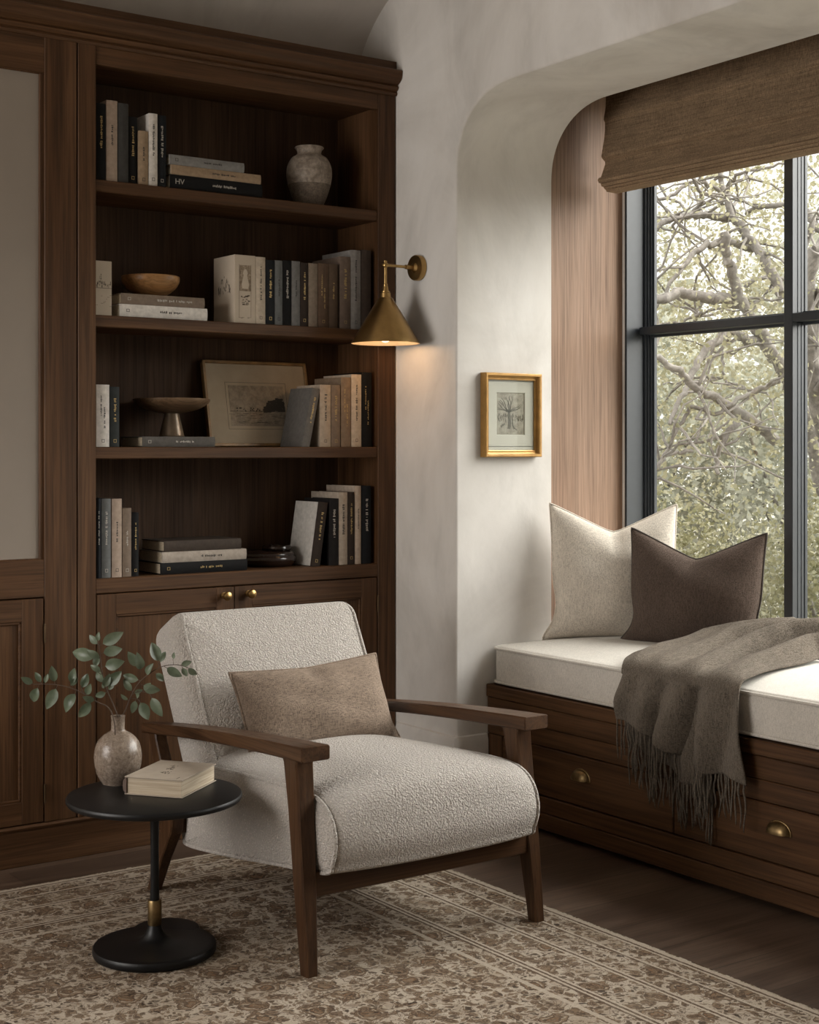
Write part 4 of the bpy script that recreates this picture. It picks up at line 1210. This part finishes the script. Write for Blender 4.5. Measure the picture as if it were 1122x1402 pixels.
LEAFM = leaf_mat('dusty_green_leaf', (.075, .10, .06), (.16, .19, .13), .2, .4)
TWIG = simple('twig_bark', (.075, .05, .035), .7, 0, .3, .25, 80)
rgt = Vector((.8134, -.5817, 0)); fwd = Vector((.5817, .8134, 0)); MO = VC + Vector((0, 0, .17)); K_ = .00057
def SP(p, dpt): return MO + rgt * ((p[0] - 495) * K_) + Vector((0, 0, (470 - p[1]) * K_)) + fwd * dpt
def one_leaf(bm, a, b, rr):
    ax = b - a; Ln = ax.length; ax.normalize()
    side = ax.cross(Vector((rr.uniform(-.5, .5), rr.uniform(-.5, .5), 0)) - fwd).normalized(); nn = side.cross(ax).normalized()
    nS = 9; W_ = Ln * rr.uniform(.26, .32); cv = rr.uniform(-.12, .18) * Ln; fold = rr.uniform(.15, .5)
    rows = []
    for k in range(nS + 1):
        f = k / nS; w = W_ * (math.sin(math.pi * f ** .85) ** .8 if 0 < f < 1 else 0) * (1 - .15 * f); c = a + ax * (Ln * f) + nn * (cv * math.sin(math.pi * f) * .8 - cv * f * f)
        if k in (0, nS): rows.append([bm.verts.new(c)])
        else: rows.append([bm.verts.new(c - side * w + nn * fold * w), bm.verts.new(c - side * w * .5 + nn * fold * w * .4), bm.verts.new(c), bm.verts.new(c + side * w * .5 + nn * fold * w * .4), bm.verts.new(c + side * w + nn * fold * w)])
    for p, q in zip(rows, rows[1:]):
        if len(p) == 1:
            for i in range(4): bm.faces.new((p[0], q[i + 1], q[i]))
        elif len(q) == 1:
            for i in range(4): bm.faces.new((p[i], p[i + 1], q[0]))
        else:
            for i in range(4): bm.faces.new((p[i], p[i + 1], q[i + 1], q[i]))
def sprig(label, mains, leaves, dmap, seed):
    rr = random.Random(seed)
    t = thing('leafy_sprig', label, 'sprig', MO, 'sprigs in the stoneware vase')
    bm = NB()
    for pts, r0 in mains:
        n = len(pts); P = catmull([SP(p, dmap(p)) for p in pts], 5)
        tube(bm, P, [r0 * (1 - .6 * i / (len(P) - 1)) for i in range(len(P))], 7)
    b2 = NB()
    for a, b in leaves:
        da = dmap(a); A = SP(a, da); B_ = SP(b, da + rr.uniform(-.018, .018)); st = A.lerp(B_, .16)
        tube(bm, [A, st], .0008, 5); one_leaf(b2, st, A + (B_ - A) * 1.17, rr)
    obj('stem', bm, TWIG, t, 60); obj('leaves', b2, LEAFM, t, 60)
sprig('long leafy sprig reaching out to the left of the vase',
      [([(492, 560), (488, 470), (462, 400), (400, 368), (310, 318), (215, 292), (120, 290), (95, 292)], .0021), ([(345, 340), (330, 310), (325, 280)], .001)],
      [((100, 290), (50, 258)), ((135, 288), (105, 240)), ((150, 290), (160, 250)), ((120, 296), (88, 372)), ((200, 288), (190, 210)), ((212, 295), (172, 390)), ((285, 300), (286, 224)), ((305, 320), (262, 402)), ((325, 315), (350, 250)), ((382, 362), (324, 436)), ((350, 345), (375, 290)), ((270, 300), (305, 262)), ((400, 368), (350, 345))], lambda p: -.03 + .00004 * (495 - p[0]), 1)
sprig('upright leafy sprig in the middle of the vase',
      [([(498, 560), (494, 470), (470, 400), (440, 330), (418, 250), (406, 165), (396, 85)], .0021), ([(420, 260), (390, 235), (372, 215)], .001)],
      [((404, 165), (278, 150)), ((398, 110), (356, 68)), ((398, 95), (398, 52)), ((402, 112), (502, 55)), ((406, 150), (500, 128)), ((415, 215), (508, 190)), ((380, 222), (385, 170)), ((412, 180), (352, 138)), ((432, 310), (498, 245)), ((422, 320), (448, 255)), ((440, 335), (385, 356)), ((428, 300), (392, 232)), ((440, 330), (470, 290)), ((415, 240), (365, 210)), ((430, 320), (410, 300))], lambda p: .012, 2)
sprig('right-hand leafy sprig of the vase reaching across the armchair',
      [([(500, 560), (502, 470), (522, 430), (555, 350), (600, 282), (690, 218), (770, 202), (830, 215)], .0021), ([(555, 350), (590, 335), (640, 345), (660, 375)], .001), ([(545, 370), (580, 370), (600, 390)], .001), ([(690, 218), (685, 190)], .001), ([(760, 203), (757, 170)], .0007)],
      [((597, 222), (548, 152)), ((600, 240), (592, 158)), ((600, 282), (520, 262)), ((560, 340), (520, 285)), ((625, 262), (655, 205)), ((688, 200), (656, 112)), ((690, 200), (712, 150)), ((715, 212), (788, 254)), ((668, 240), (706, 278)), ((600, 300), (678, 330)), ((585, 330), (580, 365)), ((590, 375), (626, 462)), ((645, 350), (697, 438)), ((610, 335), (640, 300)), ((757, 180), (765, 145)), ((800, 210), (822, 252)), ((825, 213), (864, 250)), ((790, 205), (840, 190)), ((540, 380), (510, 350)), ((575, 370), (560, 430)), ((560, 345), (600, 330))], lambda p: .02 - .00006 * max(0, p[0] - 560), 3)

bx_, by_ = Vector((.817, .576, 0)), Vector((-.609, .793, 0))     # long side, short side away from camera-left
o = Vector((1.668, 3.631, .4306))
bx2, by2 = Vector((.609, -.793, 0)), Vector((.817, .576, 0))
by2 = by2 - bx2 * by2.dot(bx2); by2.normalize()
S_, L2, HH = .168, .215, .048
Mbk = Matrix((bx2, by2, Vector((0, 0, 1)))).transposed().to_4x4(); Mbk.translation = o
t = thing('book', 'thick cream book lying flat on the black side table', 'book', o + bx2 * S_ / 2 + by2 * L2 / 2)
def page_lines():
    m, nt, b = new_mat('page_lines'); n = noise(nt, coords(nt, (6, 6, 420)), 1, 3, .6)
    L(nt, ramp(nt, n, [(.3, (.30, .235, .16)), (.5, (.45, .37, .27)), (.7, (.53, .45, .34))]), b.inputs['Base Color']); b.inputs['Roughness'].default_value = .9; return m
PAGESX = page_lines()
CB = simple('cream_book_cloth', (.36, .305, .245), .75, 0, .2, .08, 20, .1)
bm = NB(); box(bm, 0, S_, 0, L2, 0, .0035, .001, 1, Mbk); box(bm, 0, S_, 0, L2, HH - .0035, HH, .001, 1, Mbk); c = obj('cover', bm, CB, t)
bm = NB(); loft(bm, [[Mbk @ Vector((x, y, z)) for x, z in ((.006, .0), (-.003, .01), (-.005, HH / 2), (-.003, HH - .01), (.006, HH))] for y in (0, L2)]); obj('spine', bm, simple('brown_spine', (.09, .055, .037), .6), c)
bm = NB(); box(bm, .004, S_ - .005, .004, L2 - .004, .0034, HH - .0034, 0, 1, Mbk); obj('pages', bm, PAGESX, t)
bm = NB(); r = random.Random(9)
for (cx_, cy_, n_, sx, sy) in ((.085, .075, 16, .012, .014), (.075, .135, 22, .010, .026)):
    for _ in range(n_):
        x = cx_ + r.uniform(-sx, sx); y = cy_ + r.uniform(-sy, sy); a = r.uniform(.001, .005); b = r.uniform(.0005, .0012)
        if r.random() < .5: a, b = b, a
        box(bm, x - a, x + a, y - b, y + b, HH - .0001, HH + .0004, 0, 1, Mbk)
for k in range(5): box(bm, .145, .147, .012 + k * .004, .0145 + k * .004, HH - .0001, HH + .0004, 0, 1, Mbk)
obj('cover_print', bm, SKETCH, c)

# ================================================================== SCONCE
SX, SY, SZ = 3.082, 4.462, 2.015
t = thing('wall_sconce', 'brass wall sconce with a cone shade between bookcase and alcove', 'lamp', (XW, SY, SZ))
bm = NB(); lathe(bm, [(0, 0), (.044, 0), (.0475, .003), (.0475, .021), (.0455, .024), (.020, .026), (.016, .030), (.012, .034), (0, .034)], (XW, SY, SZ), 48, M=Matrix.Rotation(R(-90), 4, 'Y')); obj('wall_plate', bm, BRASS, t, 40)
bm = NB(); tube(bm, [(XW - .03, SY, SZ), (SX, SY, SZ)], .0055, 14); tube(bm, [(XW - .065, SY, SZ), (XW - .03, SY, SZ)], .0085, 14)
lathe(bm, smooth_prof([(0, -.011), (.009, -.007), (.011, 0), (.009, .007), (0, .011)]), (SX, SY, SZ), 20); tube(bm, [(SX - .014, SY, SZ), (SX, SY, SZ)], .005, 12); tube(bm, [(SX, SY, SZ), (SX, SY, SZ + .016)], .006, 12)
tube(bm, [(SX, SY, SZ), (SX, SY, SZ - .085)], .0058, 14); obj('arm', bm, BRASS, t, 40)
bm = NB(); lathe(bm, [(.0065, -.068), (.0085, -.070), (.0085, -.078), (.0095, -.079), (.012, -.094), (.0165, -.096), (.0165, -.100), (.019, -.102), (.021, -.122), (.0, -.122)], (SX, SY, SZ), 32); obj('socket_cap', bm, BRASS, t, 30)
bm = NB(); lathe(bm, [(.022, -.1195), (.024, -.1195), (.0275, -.122), (.1255, -.284), (.1262, -.287), (.1242, -.287)], (SX, SY, SZ), 64); sh = obj('shade', bm, BRASS, t, 40)
bm = NB(); lathe(bm, [(0, -.1235), (.0255, -.1245), (.1243, -.2865)], (SX, SY, SZ), 64); obj('shade_lining', bm, CREAMPAINT, sh, 40)
bm = NB(); lathe(bm, smooth_prof([(0, -.283), (.015, -.277), (.0225, -.260), (.021, -.240), (.0135, -.215), (.0125, -.190), (0, -.19)]), (SX, SY, SZ), 28); obj('bulb', bm, emit('lit_bulb', (1, .72, .42), 5), t, 60)
lt = bpy.data.lights.new('sconce_lamp', 'POINT'); lt.energy = 2.8; lt.color = (1, .60, .30); lt.shadow_soft_size = .027
lo_ = bpy.data.objects.new('sconce_lamp', lt); COL.objects.link(lo_); lo_.location = (SX, SY, SZ - .258)

# ================================================================== GARDEN
def tree_leaves(bm_v, bm_f, c, n, spread, size, rr):
    for _ in range(n):
        p = Vector((c[0] + rr.gauss(0, spread), c[1] + rr.gauss(0, spread), c[2] + rr.gauss(0, spread * .8)))
        a = Vector((rr.gauss(0, 1), rr.gauss(0, 1), rr.gauss(0, .8))).normalized(); b = a.orthogonal().normalized()
        b = (b * math.cos(rr.uniform(0, 6.28)) + a.cross(b) * math.sin(rr.uniform(0, 6.28))); b = (b - a * b.dot(a)).normalized()
        l = size * rr.uniform(.6, 1.3); w = l * .34; i = len(bm_v)
        bm_v += [p - a * l * .5, p + b * w - a * l * .05, p + a * l * .5, p - b * w - a * l * .05]
        bm_f.append((i, i + 1, i + 2, i + 3))
def mesh_obj(name, vs, fs, mat, parent):
    loc = ROOT.get(parent.name, Vector())
    me = bpy.data.meshes.new(name); me.from_pydata([v - loc for v in vs], [], fs); me.materials.append(mat)
    o = bpy.data.objects.new(name, me); COL.objects.link(o); o.parent = parent; ROOT[o.name] = loc
    return o
BARK = stone_mat('pale_oak_bark', (.115, .10, .088), (.20, .18, .158), (.29, .265, .235), .9, 9)
LF1 = leaf_mat('oak_leaf', (.235, .225, .13), (.39, .36, .235), .45, .55)
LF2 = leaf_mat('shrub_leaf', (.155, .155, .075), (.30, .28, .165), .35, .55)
LF3 = leaf_mat('hazy_leaf', (.28, .285, .215), (.40, .395, .32), .4, .6)  # distance haze put into the colour: paler, greyer leaves for the far planting
OAK = [
   [(7.27, 5.87, 1.12, 0.047), (7.19, 5.88, 1.44, 0.045), (7.08, 5.91, 1.66, 0.043), (6.97, 5.93, 1.83, 0.041), (6.88, 5.95, 1.96, 0.039), (6.79, 5.96, 2.07, 0.036), (6.71, 5.97, 2.17, 0.034), (6.64, 5.97, 2.26, 0.032), (6.59, 5.96, 2.38, 0.03), (6.53, 5.95, 2.47, 0.028), (6.49, 5.93, 2.6, 0.026)] ,
   [(6.74, 6.0, 2.19, 0.037), (6.58, 6.01, 2.22, 0.034), (6.4, 6.03, 2.22, 0.032), (6.24, 6.04, 2.24, 0.029), (6.11, 6.03, 2.2, 0.026), (5.97, 6.02, 2.18, 0.024), (5.82, 6.03, 2.2, 0.021), (5.64, 6.05, 2.15, 0.019)] ,
   [(6.91, 5.88, 2.27, 0.034), (6.91, 5.98, 2.45, 0.031), (6.93, 6.08, 2.56, 0.028), (6.93, 6.18, 2.68, 0.025), (6.94, 6.28, 2.77, 0.022), (6.97, 6.36, 2.92, 0.018), (7.0, 6.44, 3.06, 0.015), (7.08, 6.49, 3.19, 0.012)] ,
   [(7.0, 6.18, 2.57, 0.026), (6.83, 6.2, 2.59, 0.022), (6.67, 6.21, 2.57, 0.019), (6.53, 6.21, 2.51, 0.016), (6.42, 6.19, 2.41, 0.013), (6.28, 6.18, 2.27, 0.01), (6.17, 6.16, 2.16, 0.008)] ,
   [(6.97, 6.33, 2.76, 0.026), (6.82, 6.34, 2.78, 0.023), (6.66, 6.35, 2.76, 0.02), (6.49, 6.37, 2.72, 0.018), (6.35, 6.38, 2.65, 0.015), (6.18, 6.4, 2.6, 0.012)] ,
   [(6.63, 6.33, 2.76, 0.014), (6.62, 6.45, 2.76, 0.013), (6.58, 6.61, 2.76, 0.011), (6.5, 6.78, 2.85, 0.01)] ,
   [(6.85, 6.54, 2.8, 0.015), (6.83, 6.43, 2.89, 0.013), (6.73, 6.38, 2.96, 0.011), (6.6, 6.34, 3.08, 0.009)] ,
   [(7.05, 6.27, 2.8, 0.015), (7.0, 6.12, 2.81, 0.016), (6.99, 5.95, 2.8, 0.018), (6.97, 5.77, 2.76, 0.02), (6.95, 5.61, 2.6, 0.021)] ,
   [(6.92, 5.99, 1.97, 0.031), (6.73, 5.97, 1.99, 0.028), (6.54, 5.95, 2.02, 0.025), (6.35, 5.92, 1.93, 0.022), (6.19, 5.89, 1.8, 0.019), (6.06, 5.82, 1.69, 0.016), (5.93, 5.75, 1.6, 0.013), (5.8, 5.69, 1.48, 0.01)] ,
   [(6.57, 5.63, 1.39, 0.032), (6.41, 5.64, 1.49, 0.029), (6.24, 5.66, 1.57, 0.026), (6.09, 5.66, 1.63, 0.023), (5.96, 5.65, 1.67, 0.021), (5.81, 5.64, 1.76, 0.018), (5.65, 5.66, 1.83, 0.015), (5.48, 5.67, 1.84, 0.012)] ,
   [(6.4, 5.75, 1.49, 0.019), (6.27, 5.72, 1.42, 0.016), (6.15, 5.68, 1.3, 0.012), (6.08, 5.61, 1.2, 0.009)] ,
   [(6.04, 5.76, 1.33, 0.009), (5.97, 5.75, 1.32, 0.009), (5.86, 5.77, 1.31, 0.009), (5.77, 5.77, 1.22, 0.008), (5.68, 5.77, 1.11, 0.008)] ,
   [(6.51, 5.55, 1.72, 0.015), (6.4, 5.58, 1.68, 0.014), (6.26, 5.62, 1.62, 0.013), (6.12, 5.67, 1.54, 0.012), (5.99, 5.71, 1.57, 0.011), (5.9, 5.72, 1.46, 0.01), (5.81, 5.74, 1.32, 0.009), (5.73, 5.74, 1.23, 0.008)] ,
   [(6.81, 6.07, 2.31, 0.014), (6.94, 6.07, 2.37, 0.013), (7.1, 6.05, 2.38, 0.013), (7.27, 6.02, 2.34, 0.012), (7.43, 6.0, 2.31, 0.011)] ,
   [(7.25, 6.62, 2.98, 0.017), (7.08, 6.62, 3.03, 0.015), (6.92, 6.61, 3.03, 0.012), (6.71, 6.63, 2.91, 0.01), (6.54, 6.64, 2.91, 0.008)] ,
   [(7.08, 6.49, 2.96, 0.012), (7.05, 6.35, 3.05, 0.01), (7.06, 6.18, 3.06, 0.008), (7.12, 5.98, 3.08, 0.006)] ,
   [(6.83, 6.43, 2.26, 0.011), (6.75, 6.42, 2.15, 0.01), (6.75, 6.36, 2.17, 0.009), (6.6, 6.41, 2.11, 0.008), (6.47, 6.44, 2.09, 0.006)] ,
   [(6.81, 6.2, 2.05, 0.009), (6.68, 6.12, 1.9, 0.008), (6.58, 6.03, 1.77, 0.007), (6.52, 5.91, 1.69, 0.006)] ,
]
OAK2 = [
   [(6.9, 5.39, 0.99, 0.053), (6.78, 5.4, 1.29, 0.051), (6.67, 5.4, 1.58, 0.049), (6.58, 5.37, 1.79, 0.048), (6.51, 5.34, 2.0, 0.046), (6.45, 5.31, 2.19, 0.044), (6.44, 5.23, 2.41, 0.042)] ,
   [(6.56, 5.39, 2.15, 0.029), (6.51, 5.27, 2.19, 0.024), (6.5, 5.11, 2.24, 0.019), (6.52, 4.92, 2.17, 0.014)] ,
   [(6.57, 5.38, 1.89, 0.026), (6.59, 5.49, 2.1, 0.023), (6.66, 5.56, 2.32, 0.019), (6.82, 5.57, 2.63, 0.016), (6.87, 5.66, 2.73, 0.012)] ,
   [(6.6, 5.36, 1.66, 0.023), (6.53, 5.17, 1.82, 0.019), (6.48, 4.96, 1.89, 0.015), (6.44, 4.74, 1.96, 0.011)] ,
   [(6.44, 5.23, 2.41, 0.022), (6.57, 5.22, 2.56, 0.019), (6.69, 5.22, 2.79, 0.015), (6.81, 5.21, 2.99, 0.012)] ,
]

def oak(name, label, branches, seed, base, leafn, extra):
    rr = random.Random(seed)
    t = thing(name, label, 'tree', base)
    for bi, br in enumerate(branches):
        bm = NB(); P = catmull([p[:3] for p in br], 5); n = len(P)
        rs = [br[min(int(i / 5), len(br) - 1)][3] for i in range(n)]
        rs = [(rs[max(i - 3, 0)] + rs[i] + rs[min(i + 3, n - 1)]) / 3 for i in range(n)]
        P = [p + Vector((rr.gauss(0, .006), rr.gauss(0, .006), rr.gauss(0, .006))) for p in P]
        tube(bm, P, rs, 9)
        if bi == 0:
            # trunk runs down to the ground
            q = P[0]; b_ = Vector(base); tube(bm, [b_ + Vector((0, 0, -.1)), b_.lerp(q, .5) + Vector((.1, -.05, 0)), q], [br[0][3] * 1.7, br[0][3] * 1.25, br[0][3]], 11)
        # twigs
        for k in range(5 if bi else 3):
            i = rr.randrange(3, n); a = P[i]; dd = Vector((rr.gauss(0, 1), rr.gauss(0, 1), rr.gauss(.15, .8))).normalized(); q = [a]
            for j in range(5): dd = (dd + Vector((rr.gauss(0, .35), rr.gauss(0, .35), rr.gauss(0, .3)))).normalized(); q.append(q[-1] + dd * rr.uniform(.07, .16))
            tube(bm, q, [rs[i] * .35 + .003, .009, .007, .006, .004, .003], 5)
        obj('trunk' if bi == 0 else 'branch', bm, BARK, t, 60)
    vs, fs = [], []
    for br in branches:
        P = catmull([p[:3] for p in br], 4)
        for p in P[3:]:
            if rr.random() < .75: tree_leaves(vs, fs, (p.x + .2 + rr.gauss(0, .25), p.y + .28 + rr.gauss(0, .25), p.z + rr.gauss(0, .25)), leafn, .18, .034, rr)
    for c, sp, k in extra(rr): tree_leaves(vs, fs, c, k, sp, .034, rr)
    o = mesh_obj('foliage', vs, fs, LF1, t)
def ex1(rr):
    for _ in range(110): yield (rr.uniform(6.2, 9.8), rr.uniform(4.2, 9.2), rr.uniform(1.3, 3.9)), rr.uniform(.16, .34), 110
def ex2(rr):
    for _ in range(50): yield (rr.uniform(6.3, 8.6), rr.uniform(2.6, 5.4), rr.uniform(.8, 3.7)), rr.uniform(.16, .32), 110
oak('oak_tree', 'gnarled pale-barked oak spreading its branches outside the window', OAK, 31, (7.9, 5.0, -.9), 24, ex1)
oak('oak_tree', 'second oak seen through the right-hand window panes', OAK2, 32, (6.95, 4.15, -.9), 22, ex2)

def shrub(label, c, rx, ry, rz, n, mat, seed, size=.040, cat='shrub', name='garden_shrub'):
    rr = random.Random(seed); t = thing(name, label, cat, (c[0], c[1], -.9))
    bm = NB()
    for k in range(5):
        a = rr.uniform(0, 6.28); tube(bm, [(c[0], c[1], -.95), (c[0] + .3 * rx * math.cos(a), c[1] + .3 * ry * math.sin(a), c[2] - .3 * rz), (c[0] + .6 * rx * math.cos(a), c[1] + .6 * ry * math.sin(a), c[2] + .4 * rz)], [.05, .03, .012], 6)
    obj('stem', bm, BARK, t, 60)
    vs, fs = [], []
    for _ in range(n // 40):
        a = Vector((rr.gauss(0, 1), rr.gauss(0, 1), rr.gauss(0, 1))).normalized() * rr.uniform(.55, 1.0)
        tree_leaves(vs, fs, (c[0] + a.x * rx, c[1] + a.y * ry, c[2] + a.z * rz), 40, .15 + .07 * rx, size, rr)
    mesh_obj('foliage', vs, fs, mat, t)
shrub('low olive shrub nearest the left edge of the window', (6.9, 7.1, .15), .8, .8, .95, 14500, LF2, 41)
shrub('bushy olive shrub below the oak, behind the brown pillow', (7.7, 5.9, .1), .9, .9, 1.05, 17000, LF2, 42)
shrub('olive shrub low behind the right-hand window bar', (7.7, 4.6, .0), .9, .8, 1.0, 14500, LF2, 43)
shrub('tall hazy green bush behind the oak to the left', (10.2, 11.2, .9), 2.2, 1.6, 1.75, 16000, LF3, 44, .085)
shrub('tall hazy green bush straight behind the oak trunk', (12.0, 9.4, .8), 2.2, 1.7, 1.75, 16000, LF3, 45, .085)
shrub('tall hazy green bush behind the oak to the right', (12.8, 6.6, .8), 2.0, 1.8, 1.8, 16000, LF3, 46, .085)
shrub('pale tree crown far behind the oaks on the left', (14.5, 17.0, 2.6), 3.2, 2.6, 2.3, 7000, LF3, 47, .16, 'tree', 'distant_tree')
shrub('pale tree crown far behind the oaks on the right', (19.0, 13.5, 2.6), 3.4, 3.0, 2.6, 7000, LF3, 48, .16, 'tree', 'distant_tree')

bm = NB()
G = {}
for i in range(41):
    for j in range(41):
        x = 4.3 + 36 * (i / 40) ** 1.3; y = -12 + 46 * j / 40
        G[i, j] = bm.verts.new((x, y, -.9 + .0 * x + 1.1 * sm((x + .5 * y - 17) / 20) + .08 * math.sin(x * 1.3 + y) ))
for i in range(40):
    for j in range(40): bm.faces.new((G[i, j], G[i + 1, j], G[i + 1, j + 1], G[i, j + 1]))
struct('ground_garden', bm, stone_mat('garden_grass', (.20, .19, .15), (.27, .255, .20), (.33, .31, .25), .95, 3))

# ================================================================== LIGHT
w = bpy.data.worlds.new('overcast_sky'); SC.world = w; w.use_nodes = True; nt = w.node_tree; nt.nodes.clear()
tc = N(nt, 'ShaderNodeTexCoord'); sx = N(nt, 'ShaderNodeSeparateXYZ'); L(nt, tc.outputs['Generated'], sx.inputs[0])
col = ramp(nt, sx.outputs[2], [(0, (1.0, .965, .925)), (.22, (1.0, .97, .94)), (.5, (1.0, .965, .95)), (1, (1.0, .965, .955))])
stg = ramp(nt, sx.outputs[2], [(0, .30), (.2, .33), (.45, .62), (1, .9)])
bg = N(nt, 'ShaderNodeBackground'); L(nt, col, bg.inputs['Color']); L(nt, math_(nt, 'MULTIPLY', stg, SKY), bg.inputs['Strength'])
o = N(nt, 'ShaderNodeOutputWorld'); L(nt, bg.outputs[0], o.inputs[0])

def lamp(name, typ, loc, energy, color, **kw):
    l = bpy.data.lights.new(name, typ); l.energy = energy; l.color = color
    for k, v in kw.items(): setattr(l, k, v)
    o = bpy.data.objects.new(name, l); COL.objects.link(o); o.location = loc; return o
def aim(o, d): o.rotation_euler = Vector(d).to_track_quat('-Z', 'Y').to_euler()
# bright part of the overcast sky
s = lamp('sky_glow', 'SUN', (8, 0, 8), SUN, (1.0, .958, .925), angle=R(64)); aim(s, (-1, .50, -.78))
# added fill lamp at an assumed left window, tilted to brighten the right wall
a = lamp('added_left_fill', 'AREA', (XL + .06, (W2[0] + W2[1]) / 2, (W2[2] + W2[3]) / 2), FILL, (1.0, .94, .89), shape='RECTANGLE', size=W2[1] - W2[0] - .2, size_y=W2[3] - W2[2] - .2); aim(a, (1, -.25, .14))

# ================================================================== CAMERA
cam = bpy.data.cameras.new('camera'); co = bpy.data.objects.new('camera', cam); COL.objects.link(co)
co.location = (0, 0, 1.35); co.rotation_euler = (R(90), 0, R(-35.5663))
cam.sensor_fit = 'HORIZONTAL'; cam.sensor_width = 36; cam.lens = 2030 / 1122 * 36
cam.shift_x = 0; cam.shift_y = -(701 - 612) / 1122; cam.clip_end = 200
SC.camera = co
SC.view_settings.view_transform = 'Standard'; SC.view_settings.look = 'None'; SC.view_settings.gamma = 1; SC.view_settings.use_curve_mapping = False
SC.view_settings.exposure = 0.22
SC.cycles.max_bounces = 10; SC.cycles.diffuse_bounces = 5; SC.cycles.glossy_bounces = 4; SC.cycles.transparent_max_bounces = 16; SC.cycles.transmission_bounces = 6
SC.cycles.caustics_reflective = False; SC.cycles.caustics_refractive = False
SC.cycles.use_denoising = True; SC.cycles.sample_clamp_indirect = 6
